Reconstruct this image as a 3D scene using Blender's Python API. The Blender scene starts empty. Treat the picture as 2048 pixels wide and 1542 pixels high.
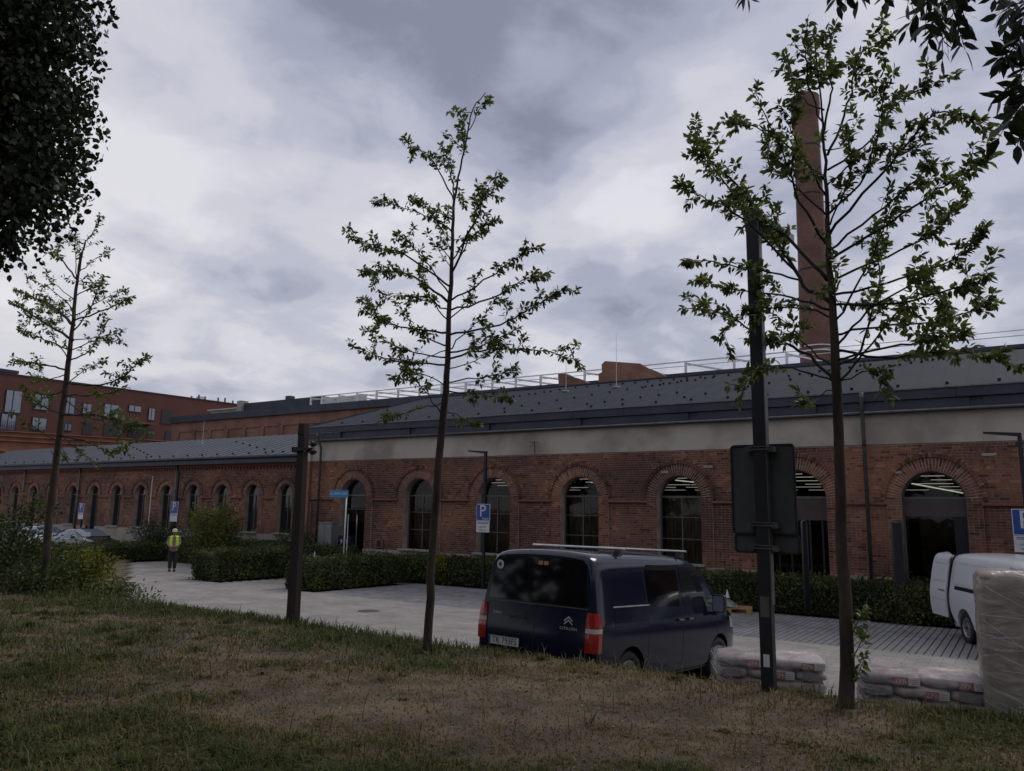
import bpy, math, random
import numpy as np
from mathutils import Vector, Matrix, noise
R_ = random.Random(7)
PI = math.pi
sc = bpy.context.scene
C = sc.collection
# ------------------------------------------------------------------ camera
F_PX = 1540.; PITCH = math.radians(9.2); ROLL = .0165; EYE = 2.6; YAW = math.radians(33.2)
def _axes():
    F0 = Vector((0, math.cos(PITCH), math.sin(PITCH))); R0 = Vector((1, 0, 0)); U0 = R0.cross(F0)
    R = R0*math.cos(ROLL)+U0*math.sin(ROLL); U = U0*math.cos(ROLL)-R0*math.sin(ROLL)
    Z = Matrix.Rotation(YAW, 3, 'Z')
    return Z@R, Z@U, Z@F0
CR, CU, CF = _axes()
cam = bpy.data.objects.new('camera', bpy.data.cameras.new('camera')); C.objects.link(cam)
m3 = Matrix((CR, CU, -CF)).transposed()
cam.matrix_world = Matrix.Translation((0, 0, EYE)) @ m3.to_4x4()
cam.data.sensor_width = 36; cam.data.lens = F_PX/2048*36; cam.data.clip_end = 3000; cam.data.clip_start = .05
sc.camera = cam
def ray(x, y):
    return (CF*F_PX + CR*(x-1024) + CU*(771-y)).normalized()
def onY(x, y, Y):
    d = ray(x, y); return Vector((0, 0, EYE))+d*(Y/d.y)
def at_dist(x, y, r):
    d = ray(x, y); return Vector((0, 0, EYE))+d*(r/math.hypot(d.x, d.y))
# ------------------------------------------------------------------ light
sc.view_settings.view_transform = 'Standard'; sc.view_settings.look = 'None'
sc.view_settings.exposure = .22; sc.view_settings.gamma = 1; sc.view_settings.use_curve_mapping = False
SUN_EL = math.radians(48); SUN_AZ = math.radians(20)      # azimuth from +Y towards +X
world = bpy.data.worlds.new('World'); sc.world = world; world.use_nodes = True
nt = world.node_tree; N = nt.nodes; L = nt.links; N.clear()
def nd(t, **k):
    n = N.new(t)
    for a, b in k.items(): setattr(n, a, b)
    return n
def mth(op, a, b=None, c=None):
    n = nd('ShaderNodeMath', operation=op)
    for i, v in enumerate((a, b, c)):
        if v is None: continue
        if isinstance(v, (int, float)): n.inputs[i].default_value = v
        else: L.new(v, n.inputs[i])
    return n.outputs[0]
out = nd('ShaderNodeOutputWorld'); bg = nd('ShaderNodeBackground'); bg.inputs[1].default_value = .1
sky = nd('ShaderNodeTexSky', sky_type='NISHITA'); sky.sun_disc = False
sky.sun_elevation = SUN_EL; sky.sun_rotation = SUN_AZ
tc = nd('ShaderNodeTexCoord'); sep = nd('ShaderNodeSeparateXYZ'); L.new(tc.outputs['Generated'], sep.inputs[0])
zc = mth('MAXIMUM', sep.outputs[2], 0.0)
den = mth('ADD', zc, .24)
cx = mth('DIVIDE', sep.outputs[0], den); cy = mth('DIVIDE', sep.outputs[1], den)
comb = nd('ShaderNodeCombineXYZ'); L.new(cx, comb.inputs[0]); L.new(cy, comb.inputs[1])
def wnoise(scale, det, rough, off, dist=0.0):
    mp = nd('ShaderNodeMapping'); mp.inputs['Location'].default_value = off; L.new(comb.outputs[0], mp.inputs[0])
    n = nd('ShaderNodeTexNoise'); n.inputs['Scale'].default_value = scale; n.inputs['Detail'].default_value = det
    n.inputs['Roughness'].default_value = rough; n.inputs['Distortion'].default_value = dist
    L.new(mp.outputs[0], n.inputs[0]); return n.outputs[0]
n0 = wnoise(.75, 4, .5, (2.1, 5.7, 1), .3)
n1 = wnoise(1.9, 8, .52, (3.1, 1.7, 0), .35)
n2 = wnoise(4.6, 8, .55, (7.3, 4.4, 2), .4)
v = mth('ADD', mth('MULTIPLY', mth('SUBTRACT', n0, .5), .9), mth('MULTIPLY', mth('SUBTRACT', n1, .5), 1.7)); v = mth('ADD', v, mth('MULTIPLY', mth('SUBTRACT', n2, .5), .85)); v = mth('ADD', v, .56)
# heavier grey banks and thinner bright places between them
def blob(px, py, rad, amt, val):
    d = ray(px, py)
    dp = nd('ShaderNodeVectorMath', operation='DOT_PRODUCT'); L.new(tc.outputs['Generated'], dp.inputs[0]); dp.inputs[1].default_value = d
    mr = nd('ShaderNodeMapRange', interpolation_type='SMOOTHERSTEP'); L.new(dp.outputs['Value'], mr.inputs[0])
    mr.inputs[1].default_value = math.cos(rad); mr.inputs[2].default_value = 1
    mr.inputs[3].default_value = 0; mr.inputs[4].default_value = amt
    return mth('ADD', val, mr.outputs[0])
for b_ in ((760, 20, .20, -.28), (1120, 110, .20, -.32), (1060, 370, .13, -.14), (1230, 570, .12, -.10), (330, 715, .09, -.14), (610, 655, .08, -.12), (1500, 60, .18, -.05),
           (300, 300, .32, .06), (1250, 455, .08, .18), (430, 750, .12, .14), (1330, 230, .12, .08), (1420, 420, .10, .10)): v = blob(*b_, v)
ramp = nd('ShaderNodeValToRGB'); L.new(v, ramp.inputs[0])
cr = ramp.color_ramp; cr.interpolation = 'EASE'
cr.elements[0].position = .0; cr.elements[0].color = (2.1, 2.2, 2.95, 1)
cr.elements[1].position = 1.0; cr.elements[1].color = (6.6, 6.5, 6.9, 1)
e = cr.elements.new(.30); e.color = (3.25, 3.4, 4.3, 1)
e = cr.elements.new(.50); e.color = (4.3, 4.42, 5.25, 1)
e = cr.elements.new(.72); e.color = (5.4, 5.42, 6.0, 1)
# lower sky: a little brighter and warmer
low = nd('ShaderNodeMapRange', interpolation_type='SMOOTHSTEP'); L.new(zc, low.inputs[0])
low.inputs[1].default_value = .0; low.inputs[2].default_value = .42; low.inputs[3].default_value = 1; low.inputs[4].default_value = 0
mixw = nd('ShaderNodeMix', data_type='RGBA', blend_type='MULTIPLY'); L.new(low.outputs[0], mixw.inputs[0])
L.new(ramp.outputs[0], mixw.inputs[6]); mixw.inputs[7].default_value = (1.16, 1.14, 1.07, 1)
mixs = nd('ShaderNodeMix', data_type='RGBA'); mixs.inputs[0].default_value = .93
skym = nd('ShaderNodeMix', data_type='RGBA', blend_type='MULTIPLY'); skym.inputs[0].default_value = 1
L.new(sky.outputs[0], skym.inputs[6]); skym.inputs[7].default_value = (1, 1, 1, 1)
L.new(skym.outputs[2], mixs.inputs[6]); L.new(mixw.outputs[2], mixs.inputs[7])
L.new(mixs.outputs[2], bg.inputs[0]); L.new(bg.outputs[0], out.inputs[0])
sun = bpy.data.objects.new('sun', bpy.data.lights.new('sun', 'SUN')); C.objects.link(sun)
sun.data.energy = .9; sun.data.angle = math.radians(18); sun.data.color = (1, .95, .88)
sd = Vector((math.sin(SUN_AZ)*math.cos(SUN_EL), math.cos(SUN_AZ)*math.cos(SUN_EL), math.sin(SUN_EL)))
sun.rotation_euler = sd.to_track_quat('Z', 'Y').to_euler()
# ------------------------------------------------------------------ helpers
def tag(o, label=None, cat=None, group=None, kind=None):
    if label: o['label'] = label
    if cat: o['category'] = cat
    if group: o['group'] = group
    if kind: o['kind'] = kind
    return o
def empty(name, loc=(0, 0, 0), rz=0, label=None, cat=None, group=None, kind=None):
    o = bpy.data.objects.new(name, None); C.objects.link(o); o.location = loc; o.rotation_euler = (0, 0, rz)
    o.empty_display_size = .2
    return tag(o, label, cat, group, kind)
def link(name, me, parent=None, loc=(0, 0, 0), rot=(0, 0, 0), scale=(1, 1, 1)):
    o = bpy.data.objects.new(name, me); C.objects.link(o); o.location = loc; o.rotation_euler = rot; o.scale = scale
    if parent: o.parent = parent
    return o
def copy_tree(o, parent=None):
    c = o.copy(); C.objects.link(c); c.parent = parent
    for ch in list(o.children): copy_tree(ch, c)
    return c
class MB:
    def __init__(s): s.v = []; s.f = []; s.c = []; s.m = []
    def face(s, pts, col=None, mi=0):
        n = len(s.v); s.v += [tuple(p) for p in pts]; s.f.append(tuple(range(n, n+len(pts)))); s.c.append(col or (1, 1, 1)); s.m.append(mi); return s
    def box(s, x0, x1, y0, y1, z0, z1, col=None, mi=0, skip=''):
        n = len(s.v); s.v += [(x0, y0, z0), (x1, y0, z0), (x1, y1, z0), (x0, y1, z0), (x0, y0, z1), (x1, y0, z1), (x1, y1, z1), (x0, y1, z1)]
        F = {'b': (0, 3, 2, 1), 't': (4, 5, 6, 7), 'f': (0, 1, 5, 4), 'k': (2, 3, 7, 6), 'l': (3, 0, 4, 7), 'r': (1, 2, 6, 5)}
        for k, q in F.items():
            if k in skip: continue
            s.f.append(tuple(n+i for i in q)); s.c.append(col or (1, 1, 1)); s.m.append(mi)
        return s
    def hexa(s, p, col=None, mi=0, skip=''):     # p: 8 points in box order
        n = len(s.v); s.v += [tuple(a) for a in p]
        F = {'b': (0, 3, 2, 1), 't': (4, 5, 6, 7), 'f': (0, 1, 5, 4), 'k': (2, 3, 7, 6), 'l': (3, 0, 4, 7), 'r': (1, 2, 6, 5)}
        for k, q in F.items():
            if k in skip: continue
            s.f.append(tuple(n+i for i in q)); s.c.append(col or (1, 1, 1)); s.m.append(mi)
        return s
    def bar(s, a, b, w, h=None, col=None, mi=0, up=(0, 0, 1)):
        a = Vector(a); b = Vector(b); h = h or w; d = (b-a).normalized(); u = Vector(up)
        if abs(d.dot(u)) > .98: u = Vector((1, 0, 0))
        r = d.cross(u).normalized(); u = r.cross(d).normalized()
        r *= w/2; u *= h/2
        return s.hexa([a-r-u, a+r-u, b+r-u, b-r-u, a-r+u, a+r+u, b+r+u, b-r+u], col, mi)
    def tube(s, pts, rad, n=8, col=None, mi=0, cap=True):
        pts = [Vector(p) for p in pts]
        if not isinstance(rad, (list, tuple)): rad = [rad]*len(pts)
        base = len(s.v); u = None
        for i, p in enumerate(pts):
            d = (pts[min(i+1, len(pts)-1)]-pts[max(i-1, 0)])
            if d.length < 1e-9: d = Vector((0, 0, 1))
            d.normalize()
            if u is None:
                u = Vector((0, 0, 1)) if abs(d.z) < .9 else Vector((1, 0, 0))
            r = d.cross(u); r.normalize(); u = r.cross(d).normalized()
            for k in range(n):
                a = 2*PI*k/n; s.v.append(tuple(p+(r*math.cos(a)+u*math.sin(a))*rad[i]))
        for i in range(len(pts)-1):
            for k in range(n):
                a = base+i*n+k; b = base+i*n+(k+1) % n
                s.f.append((a, a+n, b+n, b)); s.c.append(col or (1, 1, 1)); s.m.append(mi)
        if cap:
            s.f.append(tuple(base+k for k in range(n))); s.c.append(col or (1, 1, 1)); s.m.append(mi)
            s.f.append(tuple(base+(len(pts)-1)*n+k for k in reversed(range(n)))); s.c.append(col or (1, 1, 1)); s.m.append(mi)
        return s
    def prism(s, poly, e, col=None, mi=0):        # poly: 3D points, e: extrusion vector
        n = len(s.v); k = len(poly); e = Vector(e)
        s.v += [tuple(p) for p in poly]+[tuple(Vector(p)+e) for p in poly]
        s.f.append(tuple(range(n, n+k))[::-1]); s.f.append(tuple(range(n+k, n+2*k)))
        for i in range(k): s.f.append((n+i, n+(i+1) % k, n+k+(i+1) % k, n+k+i))
        s.c += [col or (1, 1, 1)]*(k+2); s.m += [mi]*(k+2); return s
    def lathe(s, prof, c, axis, n=24, col=None, mi=0):   # prof: (radius, along axis)
        c = Vector(c); a = Vector(axis).normalized(); u = a.orthogonal().normalized(); w = a.cross(u); b = len(s.v)
        for r, t in prof:
            for k in range(n):
                th = 2*PI*k/n; s.v.append(tuple(c+a*t+(u*math.cos(th)+w*math.sin(th))*r))
        for i in range(len(prof)-1):
            for k in range(n):
                p = b+i*n+k; q = b+i*n+(k+1) % n
                s.f.append((p, q, q+n, p+n)); s.c.append(col or (1, 1, 1)); s.m.append(mi)
        return s
    def mesh(s, name, mats, smooth=False):
        me = bpy.data.meshes.new(name); me.from_pydata(s.v, [], s.f)
        for m_ in (mats if isinstance(mats, (list, tuple)) else [mats]): me.materials.append(m_)
        me.polygons.foreach_set('material_index', s.m)
        if any(c != (1, 1, 1) for c in s.c):
            at = me.attributes.new('Col', 'FLOAT_COLOR', 'FACE')
            arr = np.ones((len(s.c), 4), 'f'); arr[:, :3] = np.array(s.c, 'f'); at.data.foreach_set('color', arr.ravel())
        if smooth: me.polygons.foreach_set('use_smooth', [True]*len(s.f))
        me.update(); return me
    def build(s, name, mats, parent=None, smooth=False):
        return link(name, s.mesh(name, mats, smooth), parent)
def np_mesh(name, V, faces_k, nf, mats, cols=None, mi=None, smooth=False):
    """V (n,3) float, faces flat index array with faces_k corners per face"""
    me = bpy.data.meshes.new(name); me.vertices.add(len(V)); me.vertices.foreach_set('co', np.asarray(V, 'f').ravel())
    idx = np.asarray(nf, 'i').ravel(); n = len(idx)//faces_k
    me.loops.add(len(idx)); me.loops.foreach_set('vertex_index', idx)
    me.polygons.add(n); me.polygons.foreach_set('loop_start', np.arange(n, dtype='i')*faces_k)
    try: me.polygons.foreach_set('loop_total', np.full(n, faces_k, 'i'))
    except Exception: pass
    for m_ in (mats if isinstance(mats, (list, tuple)) else [mats]): me.materials.append(m_)
    if mi is not None: me.polygons.foreach_set('material_index', np.asarray(mi, 'i'))
    if cols is not None:
        at = me.attributes.new('Col', 'FLOAT_COLOR', 'FACE')
        arr = np.ones((n, 4), 'f'); arr[:, :3] = cols; at.data.foreach_set('color', arr.ravel())
    if smooth: me.polygons.foreach_set('use_smooth', np.ones(n, bool))
    me.update(calc_edges=True); return me
# ------------------------------------------------------------------ materials
def mat(name, col, rough=.7, metal=0, attr=False, var=.15, scale=6, bump=0, bscale=None, spec=None, col2=None, coat=0, trans=0, stretch=None, detail=6, ramp=(.35, .65)):
    m = bpy.data.materials.new(name); m.use_nodes = True; t = m.node_tree; n = t.nodes; l = t.links
    b = n['Principled BSDF']; b.inputs['Roughness'].default_value = rough; b.inputs['Metallic'].default_value = metal
    if spec is not None: b.inputs['Specular IOR Level'].default_value = spec
    if coat: b.inputs['Coat Weight'].default_value = coat; b.inputs['Coat Roughness'].default_value = .03
    tcn = n.new('ShaderNodeTexCoord'); src = tcn.outputs['Object']
    if stretch:
        mp = n.new('ShaderNodeMapping'); mp.inputs['Scale'].default_value = stretch; l.new(src, mp.inputs[0]); src = mp.outputs[0]
    no = n.new('ShaderNodeTexNoise'); no.inputs['Scale'].default_value = scale; no.inputs['Detail'].default_value = detail; l.new(src, no.inputs[0])
    r = n.new('ShaderNodeMapRange'); l.new(no.outputs[0], r.inputs[0]); r.inputs[1].default_value = ramp[0]; r.inputs[2].default_value = ramp[1]
    mx = n.new('ShaderNodeMix'); mx.data_type = 'RGBA'; l.new(r.outputs[0], mx.inputs[0])
    c2 = col2 or tuple(min(1, c*(1+var)) for c in col); c1 = col if col2 else tuple(c*(1-var) for c in col)
    mx.inputs[6].default_value = (*c1, 1); mx.inputs[7].default_value = (*c2, 1); o = mx.outputs[2]
    if attr:
        a = n.new('ShaderNodeAttribute'); a.attribute_name = 'Col'
        mm = n.new('ShaderNodeMix'); mm.data_type = 'RGBA'; mm.blend_type = 'MULTIPLY'; mm.inputs[0].default_value = 1
        l.new(o, mm.inputs[6]); l.new(a.outputs['Color'], mm.inputs[7]); o = mm.outputs[2]
    l.new(o, b.inputs['Base Color'])
    if trans:
        ms = n.new('ShaderNodeMixShader'); ts = n.new('ShaderNodeBsdfTranslucent'); l.new(o, ts.inputs[0]); ms.inputs[0].default_value = trans
        l.new(b.outputs[0], ms.inputs[1]); l.new(ts.outputs[0], ms.inputs[2]); l.new(ms.outputs[0], n['Material Output'].inputs[0])
    if bump:
        bn = n.new('ShaderNodeBump'); bn.inputs['Strength'].default_value = bump; bn.inputs['Distance'].default_value = .01
        n2_ = n.new('ShaderNodeTexNoise'); n2_.inputs['Scale'].default_value = bscale or scale*6; n2_.inputs['Detail'].default_value = 5; l.new(src, n2_.inputs[0])
        l.new(n2_.outputs[0], bn.inputs['Height']); l.new(bn.outputs[0], b.inputs['Normal'])
    return m
def emis(name, col, s):
    m = bpy.data.materials.new(name); m.use_nodes = True; b = m.node_tree.nodes['Principled BSDF']
    b.inputs['Base Color'].default_value = (*col, 1); b.inputs['Emission Color'].default_value = (*col, 1); b.inputs['Emission Strength'].default_value = s; return m
def film(name, col, opac, rough=.25, bump=.6, bscale=14, lo=None):
    m = bpy.data.materials.new(name); m.use_nodes = True; t = m.node_tree; n = t.nodes; l = t.links; b = n['Principled BSDF']
    b.inputs['Base Color'].default_value = (*col, 1); b.inputs['Roughness'].default_value = rough
    tr = n.new('ShaderNodeBsdfTransparent'); ms = n.new('ShaderNodeMixShader'); l.new(tr.outputs[0], ms.inputs[1]); l.new(b.outputs[0], ms.inputs[2])
    tcn = n.new('ShaderNodeTexCoord'); mp = n.new('ShaderNodeMapping'); mp.inputs['Scale'].default_value = (1, 1, 2.2); l.new(tcn.outputs['Object'], mp.inputs[0])
    no = n.new('ShaderNodeTexNoise'); no.inputs['Scale'].default_value = bscale*.35; no.inputs['Detail'].default_value = 6; no.inputs['Distortion'].default_value = 1.4; l.new(mp.outputs[0], no.inputs[0])
    r = n.new('ShaderNodeMapRange'); l.new(no.outputs[0], r.inputs[0]); r.inputs[1].default_value = .4; r.inputs[2].default_value = .72
    r.inputs[3].default_value = opac if lo is None else lo; r.inputs[4].default_value = min(1, opac*1.8) if lo is None else opac
    l.new(r.outputs[0], ms.inputs[0]); l.new(ms.outputs[0], n['Material Output'].inputs[0])
    bn = n.new('ShaderNodeBump'); bn.inputs['Strength'].default_value = bump; bn.inputs['Distance'].default_value = .03; l.new(no.outputs[0], bn.inputs['Height']); l.new(bn.outputs[0], b.inputs['Normal'])
    return m
def glass(name, tint, opac=.35, ior=1.38):
    """window glass: Fresnel reflection over a tinted see-through pane"""
    m = bpy.data.materials.new(name); m.use_nodes = True; t = m.node_tree; n = t.nodes; l = t.links; n.remove(n['Principled BSDF'])
    tr = n.new('ShaderNodeBsdfTransparent'); tr.inputs[0].default_value = (*[c*(1-opac) for c in tint], 1)
    gl = n.new('ShaderNodeBsdfGlossy'); gl.inputs['Roughness'].default_value = .03
    fr = n.new('ShaderNodeFresnel'); fr.inputs[0].default_value = ior; ms = n.new('ShaderNodeMixShader')
    tcn = n.new('ShaderNodeTexCoord'); no = n.new('ShaderNodeTexNoise'); no.inputs['Scale'].default_value = 1.3; l.new(tcn.outputs['Object'], no.inputs[0])
    bn = n.new('ShaderNodeBump'); bn.inputs['Strength'].default_value = .06; bn.inputs['Distance'].default_value = .05; l.new(no.outputs[0], bn.inputs['Height']); l.new(bn.outputs[0], gl.inputs['Normal'])
    l.new(fr.outputs[0], ms.inputs[0]); l.new(tr.outputs[0], ms.inputs[1]); l.new(gl.outputs[0], ms.inputs[2]); l.new(ms.outputs[0], n['Material Output'].inputs[0]); return m
M = {}
M['brick'] = mat('brick', (.9, .9, .9), .9, attr=True, var=.22, scale=25, bump=.35, bscale=90)
M['mortar'] = mat('mortar', (.33, .25, .21), .95, var=.25, scale=3, bump=.3, bscale=60)
M['plaster'] = mat('plaster', (.26, .232, .195), .9, scale=.8, col2=(.42, .385, .345), bump=.25, bscale=25, detail=9, ramp=(.36, .6))
M['plinth'] = mat('plinth', (.27, .235, .20), .9, scale=1.5, col2=(.34, .31, .28), bump=.2)
M['fascia'] = mat('fascia_metal', (.026, .033, .052), .55, .1, var=.25, scale=1.3)
M['roof'] = mat('roof_metal', (.030, .035, .046), .8, 0, var=.10, scale=1.1, bump=.1, bscale=9, spec=.2)
M['roofw'] = mat('roof_sheet_pale', (.068, .077, .092), .7, 0, var=.12, scale=1.2)
M['gutter'] = mat('gutter_metal', (.16, .16, .17), .4, .5, var=.2)
M['frame'] = mat('window_frame', (.10, .105, .10), .5, .3)
M['darkmetal'] = mat('dark_metal', (.008, .010, .016), .55, .1, var=.3, scale=3, bump=.05)
M['greymetal'] = mat('grey_metal', (.10, .10, .10), .5, .5, var=.2)
M['steel'] = mat('galvanised_steel', (.55, .57, .60), .5, .4, var=.15, scale=3)
M['silver'] = mat('silver_bar', (.6, .6, .62), .28, .8)
M['glass'] = glass('window_glass', (.85, .9, .88), opac=.38)
M['inner'] = mat('interior_wall', (.055, .045, .036), .9, scale=2)
M['blind'] = mat('interior_screen', (.17, .115, .075), .9, var=.45, scale=2.5, stretch=(5, 1, .7), trans=0)
M['tube'] = emis('lamp_tube', (1, .93, .8), .6)
M['road'] = mat('road_stone', (.26, .242, .225), .85, attr=True, var=.15, scale=1.1, bump=.2, bscale=60)
M['sett'] = mat('bay_stone', (.185, .18, .19), .8, attr=True, var=.15, scale=1.4, bump=.25, bscale=50)
M['joint'] = mat('joint_gravel', (.045, .042, .038), .95, var=.4, scale=30, bump=.5)
M['jointroad'] = mat('joint_sand', (.19, .175, .16), .95, var=.25, scale=10, bump=.3)
M['soil'] = mat('dry_soil', (.050, .038, .024), .95, scale=2.6, col2=(.13, .092, .056), bump=.8, bscale=26, detail=9)
M['grass'] = mat('grass_blades', (1, 1, 1), .75, attr=True, var=.25, scale=1.6, trans=.25, spec=.15)
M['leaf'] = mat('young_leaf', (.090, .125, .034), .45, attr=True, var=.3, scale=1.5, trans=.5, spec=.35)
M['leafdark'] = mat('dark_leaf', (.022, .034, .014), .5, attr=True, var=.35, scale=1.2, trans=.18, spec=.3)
M['hedge'] = mat('hedge_leaf', (.062, .080, .030), .6, attr=True, var=.4, scale=1.3, trans=.25, spec=.25)
M['bark'] = mat('bark', (.022, .016, .012), .95, scale=7, col2=(.062, .047, .034), bump=1, bscale=30, stretch=(1, 1, .35))
M['barkdark'] = mat('dark_bark', (.02, .016, .013), .95, var=.3, bump=.6)
M['wood'] = mat('old_dark_wood', (.014, .009, .008), .85, scale=9, col2=(.032, .017, .013), bump=.6, bscale=30, stretch=(1, 1, .12))
M['pallet'] = mat('pallet_wood', (.32, .19, .10), .85, var=.3, scale=5, bump=.4, stretch=(1, 6, 6))
M['navy'] = mat('navy_paint', (.005, .008, .024), .14, 0, var=.03, scale=2, coat=.1, spec=.32)
M['black'] = mat('black_plastic', (.008, .008, .009), .45, var=.1)
M['blackgloss'] = mat('black_gloss', (.004, .004, .006), .05, var=.05, spec=.5)
M['rubber'] = mat('tyre_rubber', (.012, .012, .012), .8, var=.2)
M['white'] = mat('white_paint', (.62, .65, .68), .28, var=.03, scale=1, coat=.6)
M['rim'] = mat('wheel_rim', (.30, .30, .31), .4, .7)
M['redlight'] = mat('red_lens', (.30, .010, .008), .18, var=.12, scale=30, coat=.8)
M['clearlight'] = mat('clear_lens', (.45, .38, .33), .2, var=.3, scale=60, coat=.5)
M['amber'] = mat('amber_sticker', (.42, .24, .09), .6)
M['plate'] = mat('plate_white', (.55, .55, .56), .5, var=.05)
M['signblue'] = mat('sign_blue', (.012, .06, .26), .4, var=.05)
M['signcyan'] = mat('sign_cyan', (.01, .20, .42), .4, var=.05)
M['signwhite'] = mat('sign_white', (.55, .56, .58), .5, var=.06)
M['ink'] = mat('black_ink', (.02, .02, .022), .6)
M['hivis'] = mat('hi_vis', (.55, .78, .02), .7, var=.1)
M['greycloth'] = mat('grey_cloth', (.24, .22, .23), .9, var=.25, scale=12)
M['darkcloth'] = mat('dark_cloth', (.022, .02, .024), .9, var=.3, scale=10)
M['skin'] = mat('skin', (.30, .17, .11), .6)
M['cream'] = mat('cream_cap', (.62, .52, .40), .7)
M['bag'] = mat('paper_bag', (.40, .33, .32), .75, var=.3, scale=9, bump=.5, bscale=14)
M['bag2'] = mat('paper_bag_grey', (.24, .195, .19), .75, var=.3, scale=9, bump=.5, bscale=14)
M['bagred'] = mat('bag_print_red', (.30, .09, .08), .7, var=.3, scale=30)
M['baggrey'] = mat('bag_print_grey', (.20, .185, .18), .7, var=.2, scale=14)
M['bagwhite'] = mat('bag_print_white', (.58, .57, .55), .7, var=.1)
M['sack'] = mat('brown_sack', (.19, .155, .125), .85, scale=2.2, col2=(.27, .205, .165), bump=.5, bscale=10)
M['film'] = film('stretch_film', (.60, .60, .64), .30, .14, lo=.03)
M['film2'] = film('milky_film', (.45, .41, .37), .85, .25, bscale=9, bump=.9, lo=.5)
M['renderb'] = mat('red_render', (.098, .036, .028), .85, var=.1, scale=.6, bump=.1)
M['oldbrick'] = mat('old_brick_far', (.24, .105, .06), .9, scale=.9, col2=(.18, .075, .045), bump=.3, bscale=4)
M['cabinet'] = mat('cabinet_grey', (.16, .165, .17), .6, var=.1)
M['concrete'] = mat('concrete', (.28, .27, .25), .9, bump=.3)
M['tarp'] = mat('grey_tarp', (.17, .18, .17), .6, var=.4, scale=8, bump=.6)
M['carglass'] = mat('car_glass', (.012, .016, .02), .05, var=.05)
M['clearglass'] = glass('cab_glass', (.7, .8, .75), opac=.5)
M['greencar'] = mat('dark_green_paint', (.012, .02, .02), .2, .2, coat=1)
M['dwindow'] = mat('sky_painted_window', (.15, .18, .24), .03, 0, var=.05, spec=1.0)  # pale blue base stands in for curtains and reflected sky
M['terracotta'] = mat('terracotta', (.16, .06, .045), .9)
def brickmat(name, c1, c2, mo, sx=4.2, sz=13.):
    m = bpy.data.materials.new(name); m.use_nodes = True; t = m.node_tree; n = t.nodes; l = t.links; b = n['Principled BSDF']; b.inputs['Roughness'].default_value = .9
    tcn = n.new('ShaderNodeTexCoord'); sp = n.new('ShaderNodeSeparateXYZ'); l.new(tcn.outputs['Object'], sp.inputs[0])
    ad = n.new('ShaderNodeMath'); ad.operation = 'ADD'; l.new(sp.outputs[0], ad.inputs[0]); l.new(sp.outputs[1], ad.inputs[1])
    cb = n.new('ShaderNodeCombineXYZ'); l.new(ad.outputs[0], cb.inputs[0]); l.new(sp.outputs[2], cb.inputs[1])
    br = n.new('ShaderNodeTexBrick'); l.new(cb.outputs[0], br.inputs[0]); br.inputs['Scale'].default_value = 1
    br.inputs['Brick Width'].default_value = 1/sx; br.inputs['Row Height'].default_value = 1/sz; br.inputs['Mortar Size'].default_value = .008
    br.inputs['Color1'].default_value = (*c1, 1); br.inputs['Color2'].default_value = (*c2, 1); br.inputs['Mortar'].default_value = (*mo, 1)
    no = n.new('ShaderNodeTexNoise'); no.inputs['Scale'].default_value = .5; no.inputs['Detail'].default_value = 8; l.new(tcn.outputs['Object'], no.inputs[0])
    r = n.new('ShaderNodeMapRange'); l.new(no.outputs[0], r.inputs[0]); r.inputs[1].default_value = .3; r.inputs[2].default_value = .7; r.inputs[3].default_value = .7; r.inputs[4].default_value = 1.3
    vm = n.new('ShaderNodeVectorMath'); vm.operation = 'SCALE'; l.new(br.outputs[0], vm.inputs[0]); l.new(r.outputs[0], vm.inputs['Scale']); l.new(vm.outputs[0], b.inputs['Base Color'])
    bn = n.new('ShaderNodeBump'); bn.inputs['Distance'].default_value = .01; bn.inputs['Strength'].default_value = .5; bn.invert = True; l.new(br.outputs['Fac'], bn.inputs['Height']); l.new(bn.outputs[0], b.inputs['Normal'])
    return m
M['brickfar'] = brickmat('brick_far', (.175, .078, .055), (.24, .115, .075), (.19, .13, .10))
M['brickchim'] = brickmat('brick_chimney', (.115, .064, .048), (.155, .082, .06), (.15, .10, .08), 3, 8)
def txt(s, size, mat_, parent, M4, name='lettering', depth=.002, align='CENTER', sx=1):
    cu = bpy.data.curves.new(name, 'FONT'); cu.body = s; cu.size = size; cu.align_x = align; cu.align_y = 'CENTER'; cu.extrude = depth; cu.resolution_u = 2
    o = bpy.data.objects.new('tmp', cu); C.objects.link(o)
    dg = bpy.context.evaluated_depsgraph_get(); me = bpy.data.meshes.new_from_object(o.evaluated_get(dg)); bpy.data.objects.remove(o)
    me.materials.clear(); me.materials.append(mat_)
    ob = bpy.data.objects.new(name, me); C.objects.link(ob); ob.parent = parent; ob.matrix_local = M4 @ Matrix.Diagonal((sx, 1, 1, 1)); return ob
FRONT = Matrix.Rotation(PI/2, 4, 'X')       # text in the XZ plane, readable from -Y
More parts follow.
